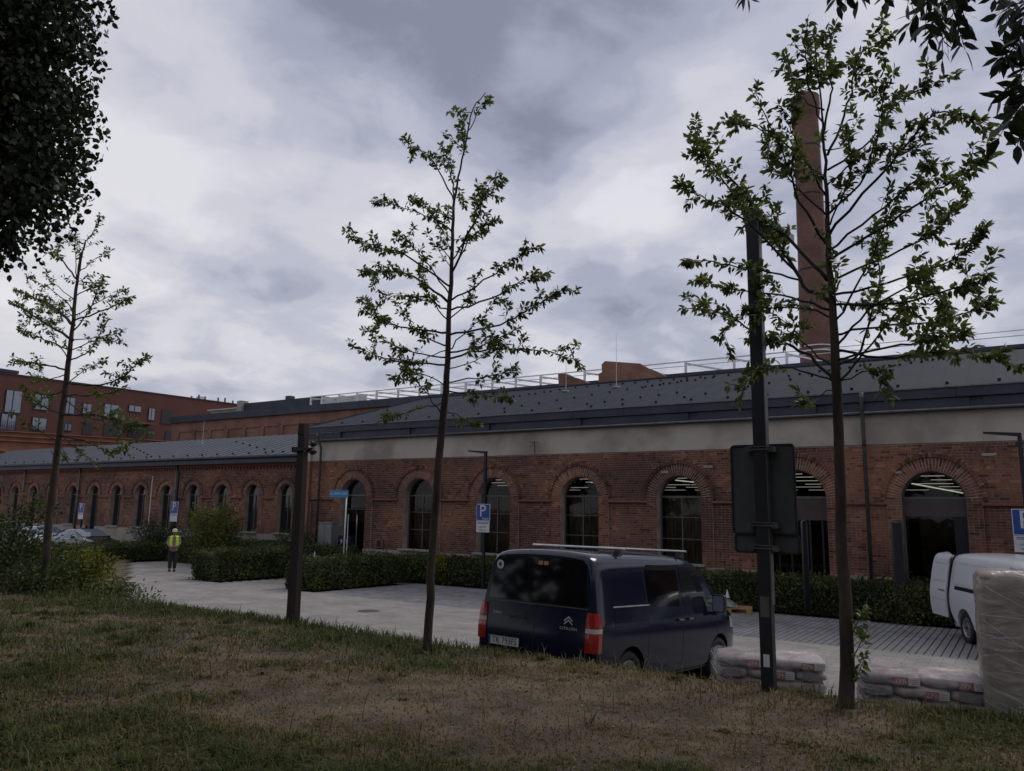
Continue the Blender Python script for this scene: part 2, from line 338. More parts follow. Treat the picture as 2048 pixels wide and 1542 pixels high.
# ------------------------------------------------------------------ ground
def gz(X, Y):
    if Y > 12: z = -.013*(min(Y, 32)-14)
    elif Y > 8.65: z = .15-(Y-8.65)/3.35*.124
    elif Y > 8.25: t = (Y-8.25)/.4; z = .872*(1-t)+.15*t
    else: z = 1-.0155*Y if Y > -10 else 1.155
    return z
def mound(X, Y):           # planted bank left of the road mouth
    if X > -14.2 or Y < 8: return None
    lim = .60*abs(X)-.25
    t = (lim-Y)/.8
    if t <= 0: return None
    return min(1, t)*max(0, .80-.10*(Y-8.2))
def terrain(X, Y):
    z = gz(X, Y); m_ = mound(X, Y)
    if m_ is not None: z = max(z, m_)
    if Y < 9 : z += .035*noise.noise((X*.35, Y*.35, 0))+.012*noise.noise((X*1.4, Y*1.4, 3)) if Y < 8.3 else 0
    return z
def grid_mesh(name, xs, ys, zf, mt):
    V = [(x, y, zf(x, y)) for y in ys for x in xs]; nx = len(xs); Fc = []
    for j in range(len(ys)-1):
        for i in range(nx-1):
            a = j*nx+i; Fc += [a, a+1, a+1+nx, a+nx]
    return np_mesh(name, np.array(V), 4, Fc, mt, smooth=True)
ys = [-400, -60, -15]+list(np.arange(-4, 8.2, .25))+[8.25, 8.35, 8.45, 8.55, 8.65]
xs = [-500, -90, -60, -40]+list(np.arange(-30, 12.1, .3))+[20, 60, 400]
o = link('lawn', grid_mesh('lawn', xs, ys, terrain, M['soil'])); tag(o, kind='structure')
# base ground beyond the bank (under pavings)
ys2 = [8.6, 10, 12, 14, 17, 20, 24, 32, 60, 200, 1200]; xs2 = [-1200, -200, -90, -60, -45, -33, -20, -10, 0, 10, 30, 200, 1200]
o = link('ground', grid_mesh('ground', xs2, ys2, lambda x, y: gz(x, y)-.05, M['jointroad'])); tag(o, kind='structure')
# planted bank at the left
Vb = []; Fb = []
bx_ = list(np.arange(-46, -14, .5)); by_ = list(np.arange(8.2, 22.0, .4))
mbk = MB()
for i in range(len(bx_)-1):
    for j in range(len(by_)-1):
        c4 = [(bx_[i], by_[j]), (bx_[i+1], by_[j]), (bx_[i+1], by_[j+1]), (bx_[i], by_[j+1])]
        zs_ = [mound(*p) for p in c4]
        if all(z is None for z in zs_): continue
        mbk.face([(p[0], p[1], max((z or 0), gz(*p)-.02) ) for p, z in zip(c4, zs_)])
o = mbk.build('planted_bank', M['soil'], smooth=True); tag(o, kind='structure')

# ------------------------------------------------------------------ paving (real stones)
def rnd_grey(a=.88, b=1.1):
    g = R_.uniform(a, b); return (g*R_.uniform(.98, 1.03), g, g*R_.uniform(.97, 1.02))
def stone(mb, x0, x1, y0, y1, h, col, ch=.006):
    t = [R_.uniform(-.0022, .0022) for _ in range(4)]
    c = [(x0, y0), (x1, y0), (x1, y1), (x0, y1)]; ci = [(x0+ch, y0+ch), (x1-ch, y0+ch), (x1-ch, y1-ch), (x0+ch, y1-ch)]
    z = [gz(*p) for p in c]; n = len(mb.v)
    mb.v += [(p[0], p[1], z[i]-.045) for i, p in enumerate(c)]+[(p[0], p[1], z[i]+h-.006+t[i]) for i, p in enumerate(c)]+[(p[0], p[1], z[i]+h+t[i]) for i, p in enumerate(ci)]
    fs = [(8, 9, 10, 11)]
    for k in range(4): fs.append((k, (k+1) % 4, 4+(k+1) % 4, 4+k)); fs.append((4+k, 4+(k+1) % 4, 8+(k+1) % 4, 8+k))
    for f in fs: mb.f.append(tuple(n+i for i in f)); mb.c.append(col); mb.m.append(0)
bay_bed = MB().box(-19, 6, 17.42, 22.6, -.2, -.15)
def sheet(name, x0, x1, y0, y1, dz, mt, kind='structure'):
    xs_ = np.linspace(x0, x1, 8); ys_ = np.linspace(y0, y1, 8)
    o_ = link(name, grid_mesh(name, xs_, ys_, lambda x, y: gz(x, y)+dz, mt)); 
    if kind: tag(o_, kind=kind)
    return o_
bays = sheet('parking_bays', -18.75, 7, 17.4, 22.62, -.025, M['joint'])
road = sheet('road', -60, 8, 8.7, 17.4, -.012, M['jointroad'])
sheet('gravel_strip', -62, 8, 22.62, 24.9, -.03, M['joint'])
kerb_m = M['concrete']
# bay stones: rows .20 wide, gap .028 along X, tight joints along Y
mbs = MB(); cand = []
x = -18.7
while x < 6.8:
    y = 17.44+R_.uniform(-.02, .02)
    while y < 22.4:
        l_ = .205
        d = math.hypot(x, y)
        if -5.2 < x < -.6 and 17.4 < y and y < 20.2: cand.append((d, x, y, l_))
        else: stone(mbs, x, x+.124, y, y+l_, .004, rnd_grey(.82, 1.15))
        y += l_+.012
    x += .146
cand.sort(); near = cand[:300]
st_meshes = []
for k in range(8):
    m_ = MB()
    c = rnd_grey(.85, 1.12); ch = .006; X1, Y1 = .124, .205
    z4 = [R_.uniform(-.002, .002) for _ in range(4)]; n = 0
    cc = [(0, 0), (X1, 0), (X1, Y1), (0, Y1)]; ci = [(ch, ch), (X1-ch, ch), (X1-ch, Y1-ch), (ch, Y1-ch)]
    m_.v = [(*p, -.045) for p in cc]+[(*p, -.002+z4[i]) for i, p in enumerate(cc)]+[(*p, .004+z4[i]) for i, p in enumerate(ci)]
    fs = [(8, 9, 10, 11)]
    for q in range(4): fs += [(q, (q+1) % 4, 4+(q+1) % 4, 4+q), (4+q, 4+(q+1) % 4, 8+(q+1) % 4, 8+q)]
    m_.f = fs; m_.c = [c]*9; m_.m = [0]*9
    st_meshes.append(m_.mesh('paving_stone', M['sett']))
for d, x, y, l_ in near:
    link('paving_stone', R_.choice(st_meshes), bays, (x, y, gz(x, y+.1)), (math.atan(-.013), 0, R_.uniform(-.006, .006)))
for d, x, y, l_ in cand[300:]: stone(mbs, x, x+.124, y, y+l_, .004, rnd_grey(.86, 1.12))
tag(mbs.build('paving_stones', M['sett'], bays), kind='stuff')
# road stones: larger smooth slabs, tight joints, running bond; reaches under the left-hand bays
mbr = MB(); row = 0
y = 11.6
while y < 17.36:
    x = -44+(.2 if row % 2 else 0)
    while x < 7.8:
        if not (mound(x, y) or 0) > .02: stone(mbr, x, x+.396, y, y+.196, .003, rnd_grey(.93, 1.06), .003)
        x += .4
    y += .2; row += 1
for bx0, bx1, by1 in ((-23.5, -20.35, 22.4), (-35.0, -25.5, 23)):
    y = 17.46
    while y < by1:
        x = bx0+(.2 if row % 2 else 0)
        while x < bx1:
            stone(mbr, x, x+.396, y, y+.196, .003, rnd_grey(.86, 1.0), .003); x += .4
        y += .2; row += 1
tag(mbr.build('paving_slabs', M['road'], road), kind='stuff')
# flush kerb line between road and bays
kb = MB(); x = -36
kerb = empty('kerb_line', (0, 0, 0)); tag(kerb, kind='structure')
kme = MB().box(0, .985, 0, .05, -.06, .0065).mesh('kerb_stone', M['concrete'])
while x < 7:
    link('kerb_stone', kme, kerb, (x, 17.375, gz(x, 17.4))); x += 1.0
mh = empty('manhole', (-14.14, 15.08, gz(0, 15.08)+.004), 0, 'round grey manhole cover set in the pale road', 'manhole cover')
MB().lathe([(0, .012), (.27, .012), (.275, .004), (.275, -.02)], (0, 0, 0), (0, 0, 1), 32).build('cover', M['greymetal'], mh)
MB().lathe([(.29, -.01), (.29, .010), (.36, .010), (.365, -.01)], (0, 0, 0), (0, 0, 1), 32).build('frame', M['concrete'], mh)

# ------------------------------------------------------------------ arched brick walls
def brick_col(x, z, seed=0):
    n = noise.noise((x*.42, z*.7, seed)); n2_ = noise.noise((x*.16+5, z*.25, seed+3)); r = R_.random()
    t = max(0, min(1, .42+1.15*n+.4*(r-.5)))
    a = (.110, .046, .038); b = (.285, .125, .072)
    c = [a[i]*(1-t)+b[i]*t for i in range(3)]
    if r < .13: c = [q*.55 for q in c]
    elif r > .93: c = [q*1.45 for q in c]
    g = .88+.35*n2_
    return tuple(max(.008, q*g) for q in c)
class BrickList:
    def __init__(s): s.items = []
    def add(s, x, z, w, h, y, rot=0, depth=.04):     # centre, size, front plane y, rotation about Y
        s.items.append((x, z, w, h, y, rot, depth))
def corners(it):
    x, z, w, h, y, rot, dp = it; cs = math.cos(rot); sn = math.sin(rot)
    P = [(-w/2, -h/2), (w/2, -h/2), (w/2, h/2), (-w/2, h/2)]
    P = [(x+p[0]*cs-p[1]*sn, z+p[0]*sn+p[1]*cs) for p in P]
    return [(P[0][0], y, P[0][1]), (P[1][0], y, P[1][1]), (P[1][0], y+dp, P[1][1]), (P[0][0], y+dp, P[0][1]),
            (P[3][0], y, P[3][1]), (P[2][0], y, P[2][1]), (P[2][0], y+dp, P[2][1]), (P[3][0], y+dp, P[3][1])]
def arch_wall(root, Yf, X0, X1, ztop, zplinth, opens, zs, hw_default, ring, hood, string_z, recess, pier, near_parts=0, seed=0, yb=.55):
    """opens: list of (cx, half width, sill z). Builds mortar wall, bricks, arch rings, hoods, string course."""
    BL = BrickList(); W = MB(); Yr = Yf+recess
    opens = sorted(opens)
    edges = [X0]+[(a[0]+b[0])/2 for a, b in zip(opens, opens[1:])]+[X1]
    mort = M['mortar']
    for i, (cx_, hw, sill) in enumerate(opens):
        a, b = edges[i], edges[i+1]; zsp = zs; pw = hw+pier
        # front mortar faces
        for (u0, u1, v0, v1, yy) in ((a, cx_-pw, zplinth, string_z, Yr), (cx_+pw, b, zplinth, string_z, Yr),
                                     (cx_-pw, cx_-hw, zplinth, string_z, Yf), (cx_+hw, cx_+pw, zplinth, string_z, Yf),
                                     (a, cx_-hw, string_z, zsp, Yf), (cx_+hw, b, string_z, zsp, Yf),
                                     (a, cx_-hw, zsp, ztop, Yf), (cx_+hw, b, zsp, ztop, Yf)):
            if u1-u0 > .001 and v1-v0 > .001: W.face([(u0, yy, v0), (u1, yy, v0), (u1, yy, v1), (u0, yy, v1)])
        if sill > zplinth: W.face([(cx_-hw, Yf, zplinth), (cx_+hw, Yf, zplinth), (cx_+hw, Yf, sill), (cx_-hw, Yf, sill)])
        for sx_ in (-1, 1):
            xx = cx_+sx_*pw; W.face([(xx, Yf, zplinth), (xx, Yr, zplinth), (xx, Yr, string_z), (xx, Yf, string_z)])
        for (u0, u1) in ((a, cx_-pw), (cx_+pw, b)): W.face([(u0, Yf, string_z), (u1, Yf, string_z), (u1, Yr, string_z), (u0, Yr, string_z)])
        ns = 16; prev = None
        for k in range(ns+1):
            t = PI-PI*k/ns; p = (cx_+hw*math.cos(t), zsp+hw*math.sin(t))
            if prev:
                W.face([(prev[0], Yf, prev[1]), (p[0], Yf, p[1]), (p[0], Yf, ztop), (prev[0], Yf, ztop)])
                W.face([(prev[0], Yf, prev[1]), (prev[0], Yf+yb, prev[1]), (p[0], Yf+yb, p[1]), (p[0], Yf, p[1])])
            prev = p
        for sx_ in (-1, 1): W.face([(cx_+sx_*hw, Yf, sill), (cx_+sx_*hw, Yf+yb, sill), (cx_+sx_*hw, Yf+yb, zsp), (cx_+sx_*hw, Yf, zsp)])
    W.face([(X0, Yf, zplinth), (X0, Yf+1, zplinth), (X0, Yf+1, ztop), (X0, Yf, ztop)])
    tag(W.build('mortar_wall', mort, root), None)
    # brick courses
    ch = .077; z = zplinth+.005; row = 0; R = ring
    while z+.066 < ztop:
        zc_ = z+.033
        cuts = []                                   # forbidden x intervals
        for cx_, hw, sill in opens:
            if zc_ < zs:
                if zc_ > sill: cuts.append((cx_-hw, cx_+hw))
            else:
                rr = hw+R+.005
                if zc_-zs < rr: cuts.append((cx_-math.sqrt(rr*rr-(zc_-zs)**2), cx_+math.sqrt(rr*rr-(zc_-zs)**2)))
        segs = []; p = X0
        for c0, c1 in sorted(cuts):
            if c0 > p: segs.append((p, c0))
            p = max(p, c1)
        if p < X1: segs.append((p, X1))
        # split at recess boundaries
        out_ = []
        for s0, s1 in segs:
            if zc_ < string_z-.01:
                bs = [s0]
                for cx_, hw, sill in opens:
                    for q in (cx_-hw-pier, cx_+hw+pier):
                        if s0+.01 < q < s1-.01: bs.append(q)
                bs.append(s1); bs.sort()
                for q0, q1 in zip(bs, bs[1:]):
                    mid = (q0+q1)/2; inp = any(abs(mid-cx_) < hw+pier for cx_, hw, sill in opens)
                    out_.append((q0, q1, Yf if inp else Yr))
            else: out_.append((s0, s1, Yf))
        header = row % 2
        bw = .128 if header else .253
        for s0, s1, yy in out_:
            x = s0; off = (0 if header else (bw/2 if (row//2) % 2 else 0))
            first = True
            while x < s1-.02:
                w_ = (bw-off if first and off else bw); first = False
                x2 = min(x+w_, s1)
                if s1-x2 < .035: x2 = s1
                if x2-x > .02: BL.add((x+x2)/2+.0, zc_, x2-x-.0125, .0645, yy-.009+R_.uniform(-.004, .004), R_.uniform(-.006, .006))
                x = x2
        z += ch; row += 1
    # voussoirs and hoods
    for cx_, hw, sill in opens:
        n = int(PI*(hw+.19)/.079)
        for k in range(n):
            t = PI*(k+.5)/n; flip = k % 2
            for (r0, r1) in (((0, .25), (.262, R-hood_w(hood))) if flip else ((0, .118), (.13, R-hood_w(hood)))):
                rm = hw+(r0+r1)/2
                BL.add(cx_+rm*math.cos(t), zs+rm*math.sin(t), r1-r0, PI*(hw+r0)/n-.011, Yf-.004+R_.uniform(-.003, .003), t, .05)
        n = int(PI*(hw+R-.06)/.079); hm = hw+R-hood_w(hood)/2
        for k in range(n):
            t = PI*(k+.5)/n
            BL.add(cx_+hm*math.cos(t), zs+hm*math.sin(t), hood_w(hood), PI*(hw+R-hood_w(hood))/n-.010, Yf-hood+R_.uniform(-.003, .003), t, hood+.03)
    items = BL.items
    parts = []
    if near_parts:
        full = [it for it in items if it[0] < .25 and it[0] > -3.4 and it[1] > 1.3 and (abs(it[2]-.2405) < .002 or abs(it[2]-.1155) < .002) and not (-2.9 < it[0] < -1.2 and it[1] < 2.6)]
        full.sort(key=lambda it: (round(it[2], 2) < .2, it[0]**2+it[4]**2+(it[1]-2.6)**2)); parts = full[:near_parts]
        ids = set(id(p) for p in parts); items = [it for it in items if id(it) not in ids]
    st = MB()
    for it in items: st.hexa(corners(it), brick_col(it[0], it[1], seed), skip='k')
    tag(st.build('bricks', M['brick'], root), kind='stuff')
    cache = {}
    for it in parts:
        c = brick_col(it[0], it[1], seed); key = (round(it[2], 2), R_.randrange(1), round(c[0]*30))
        if key not in cache:
            w_, h_ = it[2], it[3]
            cache[key] = MB().box(-w_/2, w_/2, 0, .04, -h_/2, h_/2, c, skip='k').mesh('brick', M['brick'])
        link('brick', cache[key], root, (it[0], it[4], it[1]), (0, -it[5], 0))
    # string course: bars between openings
    for i in range(len(opens)+1):
        a = X0 if i == 0 else opens[i-1][0]+opens[i-1][1]+pier-.02
        b = X1 if i == len(opens) else opens[i][0]-opens[i][1]-pier+.02
        if b-a > .1:
            col = brick_col(a, string_z, seed)
            MB().box(a, b, Yf-.045, Yf+.02, string_z-.01, string_z+.055, tuple(q*1.1 for q in (.20, .085, .062))).build('string_course', M['brick'], root)
def hood_w(h): return .115
hall = empty('brick_hall', (0, 0, 0), 0, 'long brick hall with large arched windows, pale plaster band and dark metal roof', 'building')
CXS = [-1.98-3.67*k for k in range(-2, 7)]
op = []
for cx_ in CXS:
    hw = .76; sill = 1.0
    if abs(cx_+5.65) < .1: hw = .90; sill = -.1
    if abs(cx_+1.98) < .1: hw = .80; sill = -.1
    if abs(cx_+24.0) < .3: sill = -.1
    op.append((cx_, hw, sill))
YW = 24.3
arch_wall(hall, YW, -26.6, 9.2, 4.64, .91, op, 3.06, .76, .50, .055, 2.94, .07, .37, near_parts=300, seed=1)
# corner pilaster and far side face
MB().box(-27.15, -26.62, YW-.12, YW+1.2, -.2, 4.62).build('corner_pier', M['brickfar'], hall)
MB().box(-27.17, -26.60, YW-.14, YW+1.2, 4.62, 5.52).build('corner_plaster', M['plaster'], hall)
# plinth pieces between door openings
px0 = -26.6
for cx_, hw, sill in sorted(op)+[(9.2, 0, -1)]:
    if sill < 0:
        if cx_-hw-px0 > .1: MB().box(px0, cx_-hw, YW-.055, YW+.1, -.35, .912).build('plinth', M['plinth'], hall)
        px0 = cx_+hw
MB().box(-26.6, 9.2, YW-.035, YW+.2, 4.64, 5.52).build('plaster_band', M['plaster'], hall)
for cx_, hw, sill in op:
    if sill > 0: MB().box(cx_-hw-.12, cx_+hw+.12, YW-.16, YW+.12, .93, 1.0).build('window_sill', M['concrete'], hall)
def arch_poly(cx_, hw, z0, zs, y, n=14):
    return [(cx_-hw, y, z0), (cx_+hw, y, z0)]+[(cx_+hw*math.cos(PI*k/n), y, zs+hw*math.sin(PI*k/n)) for k in range(n+1)]
def arch_frame(root, cx_, hw, z0, zs, y, t=.05, d=.07, m='frame'):
    mb = MB(); n = 14
    outer = [(cx_-hw, z0)]+[(cx_+hw*math.cos(PI-PI*k/n), zs+hw*math.sin(PI-PI*k/n)) for k in range(n+1)]+[(cx_+hw, z0)]
    h2 = hw-t; inner = [(cx_-h2, z0)]+[(cx_+h2*math.cos(PI-PI*k/n), zs+h2*math.sin(PI-PI*k/n)) for k in range(n+1)]+[(cx_+h2, z0)]
    for a, b, c, d_ in zip(outer, outer[1:], inner[1:], inner):
        mb.hexa([(a[0], y, a[1]), (b[0], y, b[1]), (b[0], y+d, b[1]), (a[0], y+d, a[1]), (d_[0], y, d_[1]), (c[0], y, c[1]), (c[0], y+d, c[1]), (d_[0], y+d, d_[1])])
    return mb.build('window_frame', M[m], root)
for i, (cx_, hw, sill) in enumerate(op):
    z0 = max(sill, -.1); yy = YW+.30; fr = arch_frame(hall, cx_, hw-.002, z0+.002, 3.06, yy)
    MB().face(arch_poly(cx_, hw-.02, z0, 3.06, yy+.045)).build('pane', M['glass'], fr)
    MB().box(cx_-hw+.05, cx_+hw-.05, yy+.005, yy+.065, 3.10, 3.16).build('transom', M['frame'], fr)
    if sill > 0:
        for xx in (-.02,): MB().box(cx_+xx, cx_+xx+.035, yy+.01, yy+.06, z0+.05, 3.10).build('mullion', M['frame'], fr)
        for zz in (1.75, 2.45): MB().box(cx_-hw+.05, cx_+hw-.05, yy+.012, yy+.055, zz, zz+.025).build('glazing_bar', M['frame'], fr)
        # brown screen hanging behind the glass
        sc_ = MB(); k = 10
        for q in range(k):
            a = cx_-hw+.02+(2*hw-.04)*q/k; sc_.box(a, a+(2*hw-.04)/k-.012, yy+.35+R_.uniform(0, .02), yy+.37, z0, 3.12)
        sc_.build('screen', M['blind'], fr)
    elif abs(cx_+5.65) < .1:
        for xx in (-.62, -.25, .30, .66): MB().box(cx_+xx, cx_+xx+.06, yy+.01, yy+.06, z0+.05, 2.45).build('mullion', M['darkmetal'], fr)
        MB().box(cx_-hw+.05, cx_+hw-.05, yy-.01, yy+.06, 2.45, 3.10).build('transom_panel', mat('dark_panel', (.05, .035, .035), .6), fr)
    elif abs(cx_+1.98) < .1:
        MB().box(cx_-hw+.05, cx_+hw-.05, yy-.02, yy+.06, 2.62, 3.10).build('transom_panel', mat('dark_panel_b', (.06, .042, .045), .6), fr)
        MB().box(cx_+.45, cx_+hw-.05, yy-.01, yy+.06, -.1, 2.62).build('door_leaf', M['darkmetal'], fr)
    else:
        MB().box(cx_-.03, cx_+.03, yy-.01, yy+.06, -.1, 2.5).build('mullion', M['darkmetal'], fr)
        MB().box(cx_-hw+.05, cx_+hw-.05, yy-.01, yy+.06, 2.5, 2.58).build('door_rail', M['darkmetal'], fr)
        for sx_ in (.10,): MB().bar((cx_+sx_, yy-.06, .9), (cx_+sx_, yy-.06, 2.3), .03).build('door_handle', M['silver'], fr)
# interior: floor, back wall, ceiling and lamp tubes
MB().box(-26.4, 9.1, YW+.6, 44, -.15, -.1).build('interior_floor', mat('interior_floor', (.09, .065, .045), .6), hall)
ib = MB().box(-26.4, 9.1, YW+.6, 44, -.1, 4.45, skip='fb'); ib.build('interior_wall', M['inner'], hall)
MB().box(-3.4, -.5, 27.0, 27.1, -.1, .8).build('counter', M['pallet'], hall)
for yy_, z_ in ((26.6, 3.93), (28.6, 3.92), (31.2, 3.9), (34.2, 3.88), (37.6, 3.88), (41.5, 3.86)):
    x = -24+R_.uniform(0, 1)
    while x < 8:
        MB().box(x, x+1.45, yy_, yy_+.03, z_, z_+.014).build('lamp_tube', M['tube'], hall); x += 1.5+R_.choice((0, .5, 1.6))
for xx, xy, dy in ((-9.9, 25.6, 2.6), (-3.35, 25.2, 1.3), (-13.9, 27.0, 2.0)):
    MB().bar((xx, xy, 3.72), (xx, xy+dy, 3.72), .05, .03).build('lamp_tube', M['tube'], hall)
MB().bar((-2.55, 25.15, 3.55), (-1.3, 26.2, 3.30), .045, .03).build('lamp_tube', M['tube'], hall)
# roof of the hall
roof = MB()
E0 = (24.05, 6.15); E1 = (29.3, 8.02)
roof.hexa([(-26.9, E0[0], E0[1]-.1), (9.6, E0[0], E0[1]-.1), (9.6, E1[0], E1[1]-.1), (-24.2, E1[0], E1[1]-.1), (-26.9, E0[0], E0[1]), (9.6, E0[0], E0[1]), (9.6, E1[0], E1[1]), (-24.2, E1[0], E1[1])])
roof.face([(-24.2, E1[0], E1[1]), (9.6, E1[0], E1[1]), (9.6, 44, 7.2), (-26.9, 44, 6.2)])
roof.face([(-26.9, E0[0], E0[1]), (-24.2, E1[0], E1[1]), (-26.9, 34, E0[1])])
rf = roof.build('roof', M['roof'], hall)
sl = math.atan2(E1[1]-E0[1], E1[0]-E0[0]); slen = math.hypot(E1[1]-E0[1], E1[0]-E0[0])
seam = MB().box(-.006, .006, 0, slen-.02, .001, .004).mesh('seam', M['roof'])
x = -23.9
while x < 9.4:
    link('seam', seam, rf, (x, E0[0], E0[1]), (sl, 0, 0)); x += .62
sheetline = MB().box(-26, 9.4, 0, .012, .001, .006).mesh('sheet_joint', M['fascia'])
guard = MB().box(-.045, .045, -.03, .03, .0, .07).box(-.06, .06, -.035, -.028, .0, .10).mesh('snow_guard', M['darkmetal'])
def put_guard(x, s, root=rf, e0=E0, ang=sl, me=guard, scl=.68):
    link('snow_guard', me, root, (x, e0[0]+s*math.cos(ang), e0[1]+s*math.sin(ang)), (ang, 0, 0), (scl, scl, scl))
x = -25
while x < 3: put_guard(x, .45+R_.uniform(-.02, .02), scl=.7); x += 1.24
for k in range(11): put_guard(-16.8+k*.62, 1.2+k*.32)
for k in range(8): put_guard(-9.3+k*.62, 1.0+k*.38)
for k in range(6): put_guard(-13+k*.62, .95+k*.2)
for x0 in (-18.3, -11.9, -6.4, -4.2):                # snow fence brackets near the ridge
    for k in range(9):
        put_guard(x0+k*.31, 3.6+k*.13+(k % 2)*.12)
for k in range(16): put_guard(-15.5+k*.55, 4.9)
# ridge cap
MB().bar((-24.2, 29.3, 8.04), (9.6, 29.3, 8.04), .16, .05).build('ridge_cap', M['fascia'], rf)
MB().bar((-26.9, 24.05, 6.17), (-24.2, 29.3, 8.04), .10, .04).build('hip_cap', M['fascia'], rf)
x = -26.95; fa = MB()
pan = MB().box(0, 1.97, 0, .05, 0, .27).mesh('fascia_panel', M['fascia']); pan2 = MB().box(0, 1.97, 0, .05, 0, .26).mesh('fascia_panel', M['fascia'])
k = 0
while x < 9.4:
    link('fascia_panel', pan, hall, (x, 23.99+R_.uniform(-.004, .004), 5.86)); link('fascia_panel', pan2, hall, (x+(.6 if k % 2 else .3), 24.06+R_.uniform(-.004, .004), 5.59)); x += 1.98; k += 1
MB().box(-27, 9.5, 23.95, 24.3, 6.125, 6.16).build('eave_trim', M['gutter'], hall)
MB().box(-27, 9.5, 24.12, 24.34, 5.50, 5.86).build('eave_back', M['fascia'], hall)
MB().tube([(-27.0, 24.1, 5.555), (9.5, 24.1, 5.555)], .045, 10).build('gutter', M['gutter'], hall, True)
def downpipe(root, x, y, ztop, zbot, elbow=True):
    mb = MB()
    if elbow: mb.tube([(x+.05, y-.28, ztop+.35), (x+.05, y-.30, ztop+.2), (x, y-.1, ztop-.1), (x, y, ztop-.3), (x, y, zbot)], .055, 10)
    else: mb.tube([(x, y, ztop), (x, y, zbot)], .055, 10)
    o_ = mb.build('downpipe', M['greymetal'], root, True)
    for zz in np.arange(zbot+.8, ztop-.5, 1.3): MB().tube([(x, y, zz), (x, y, zz+.04)], .068, 10).build('bracket', M['darkmetal'], o_)
    return o_
downpipe(hall, -25.9, 24.12, 5.5, -.1); downpipe(hall, -3.62, 24.12, 5.75, -.1)
# wall bits
MB().box(-22.55, -22.15, YW-.03, YW+.05, .97, 1.33).build('vent_frame', M['brickfar'], hall); MB().box(-22.47, -22.23, YW-.04, YW-.02, 1.02, 1.28).build('vent_grille', M['darkmetal'], hall)
w_ = MB().tube([(-14.75, 24.15, 4.66), (-14.75, 24.1, 5.12)], .015, 6).tube([(-14.95, 24.1, 5.08), (-14.6, 24.1, 5.08)], .012, 6).tube([(-14.95, 24.12, 4.9), (-14.75, 24.12, 5.05)], .01, 5); w_.build('insulator_bracket', M['darkmetal'], hall)
for (xx, zz, l_) in ((-.75, 4.25, .35), (-3.0, 3.8, .3), (-8.45, 4.05, .3), (-9.9, 3.9, .25)):
    MB().box(xx, xx+l_, YW-.03, YW+.02, zz, zz+.07).build('broken_brick', M['concrete'], hall)
# lightning rods on the roof
for i, (px_, py_, ht) in enumerate(((1233, 772, 2.3), (1132, 772, 1.6))):
    p = onY(px_, py_, 28.0); r_ = empty('lightning_rod', (p.x, 28.0, 7.55), 0, ('taller' if i == 0 else 'shorter')+' thin lightning rod standing near the ridge of the dark hall roof', 'lightning rod', 'lightning rods on the hall roof')
    MB().tube([(0, 0, 0), (0, 0, ht*.5), (0, 0, ht)], [.012, .009, .004], 6).build('rod', M['steel'], r_); MB().lathe([(0, .08), (.12, .06), (.15, 0)], (0, 0, 0), (0, 0, 1), 12).build('base', M['concrete'], r_)

# ------------------------------------------------------------------ left wing
wing = empty('brick_wing', (0, 0, 0), 0, 'lower brick wing at left with many narrow arched windows under a grey sheet roof', 'building')
YL = 24.8
opl = [(-28.87-2.36*k, .50, 1.38) for k in range(0, 15)]
opl = [(c, h, -.2 if k in (7, 10) else s) for k, (c, h, s) in enumerate(opl)]
arch_wall(wing, YL, -64, -27.15, 4.66, 1.30, opl, 3.14, .5, .36, .05, 2.97, .05, .27, seed=4, yb=.4)
px0 = -64
for c, h, s in sorted(opl)+[(-27.15, 0, -1)]:
    if s < 0: MB().box(px0, c-h, YL-.05, YL+.1, -.4, 1.302).build('plinth', M['plinth'], wing); px0 = c+h
for c, h, s in opl:
    fr = arch_frame(wing, c, h-.002, max(s, -.2)+.002, 3.14, YL+.22, .045, .06)
    MB().face(arch_poly(c, h-.02, max(s, -.2), 3.14, YL+.25)).build('pane', M['carglass'], fr)
    MB().box(c-h+.04, c+h-.04, YL+.215, YL+.28, 3.1, 3.14).build('transom', M['frame'], fr)
    MB().box(c-.018, c+.018, YL+.218, YL+.28, max(s, -.2), 3.1).build('mullion', M['frame'], fr)
    if s > 0: MB().box(c-h-.1, c+h+.1, YL-.14, YL+.1, 1.31, 1.38).build('window_sill', M['concrete'], wing)
cb = MB()
for k in range(150):
    x = -63.9+k*.245; cb.box(x, x+.12, YL-.07, YL+.02, 4.40, 4.52, (.17, .07, .055))
cb.box(-64, -27.15, YL-.09, YL+.02, 4.53, 4.66, (.19, .08, .06)); tag(cb.build('corbel_course', M['brick'], wing), kind='stuff')
MB().box(-64.5, -27.16, YL-.33, YL+.02, 4.66, 5.0).build('eave_board', M['fascia'], wing)
MB().tube([(-64.5, YL-.36, 4.93), (-27.2, YL-.36, 4.93)], .06, 8).build('gutter', M['fascia'], wing, True)
wr = MB(); e0 = (YL-.4, 5.02); e1 = (YL+4.0, 6.52)
wr.hexa([(-64.5, e0[0], e0[1]-.06), (-27.17, e0[0], e0[1]-.06), (-27.17, e1[0], e1[1]-.06), (-64.5, e1[0], e1[1]-.06), (-64.5, e0[0], e0[1]), (-27.17, e0[0], e0[1]), (-27.17, e1[0], e1[1]), (-64.5, e1[0], e1[1])])
wr.face([(-64.5, e1[0], e1[1]), (-27.17, e1[0], e1[1]), (-27.17, 34, 5.5), (-64.5, 34, 5.5)])
wrf = wr.build('roof', M['roofw'], wing); sl2 = math.atan2(e1[1]-e0[1], e1[0]-e0[0]); l2 = math.hypot(e1[1]-e0[1], e1[0]-e0[0])
seam2 = MB().box(-.01, .01, 0, l2, .001, .022).mesh('seam', M['roofw'])
x = -64
while x < -27.3: link('seam', seam2, wrf, (x, e0[0], e0[1]), (sl2, 0, 0)); x += .62
x = -63.8
while x < -27.5: put_guard(x, .35, wrf, e0, sl2, guard, .9); x += 1.24
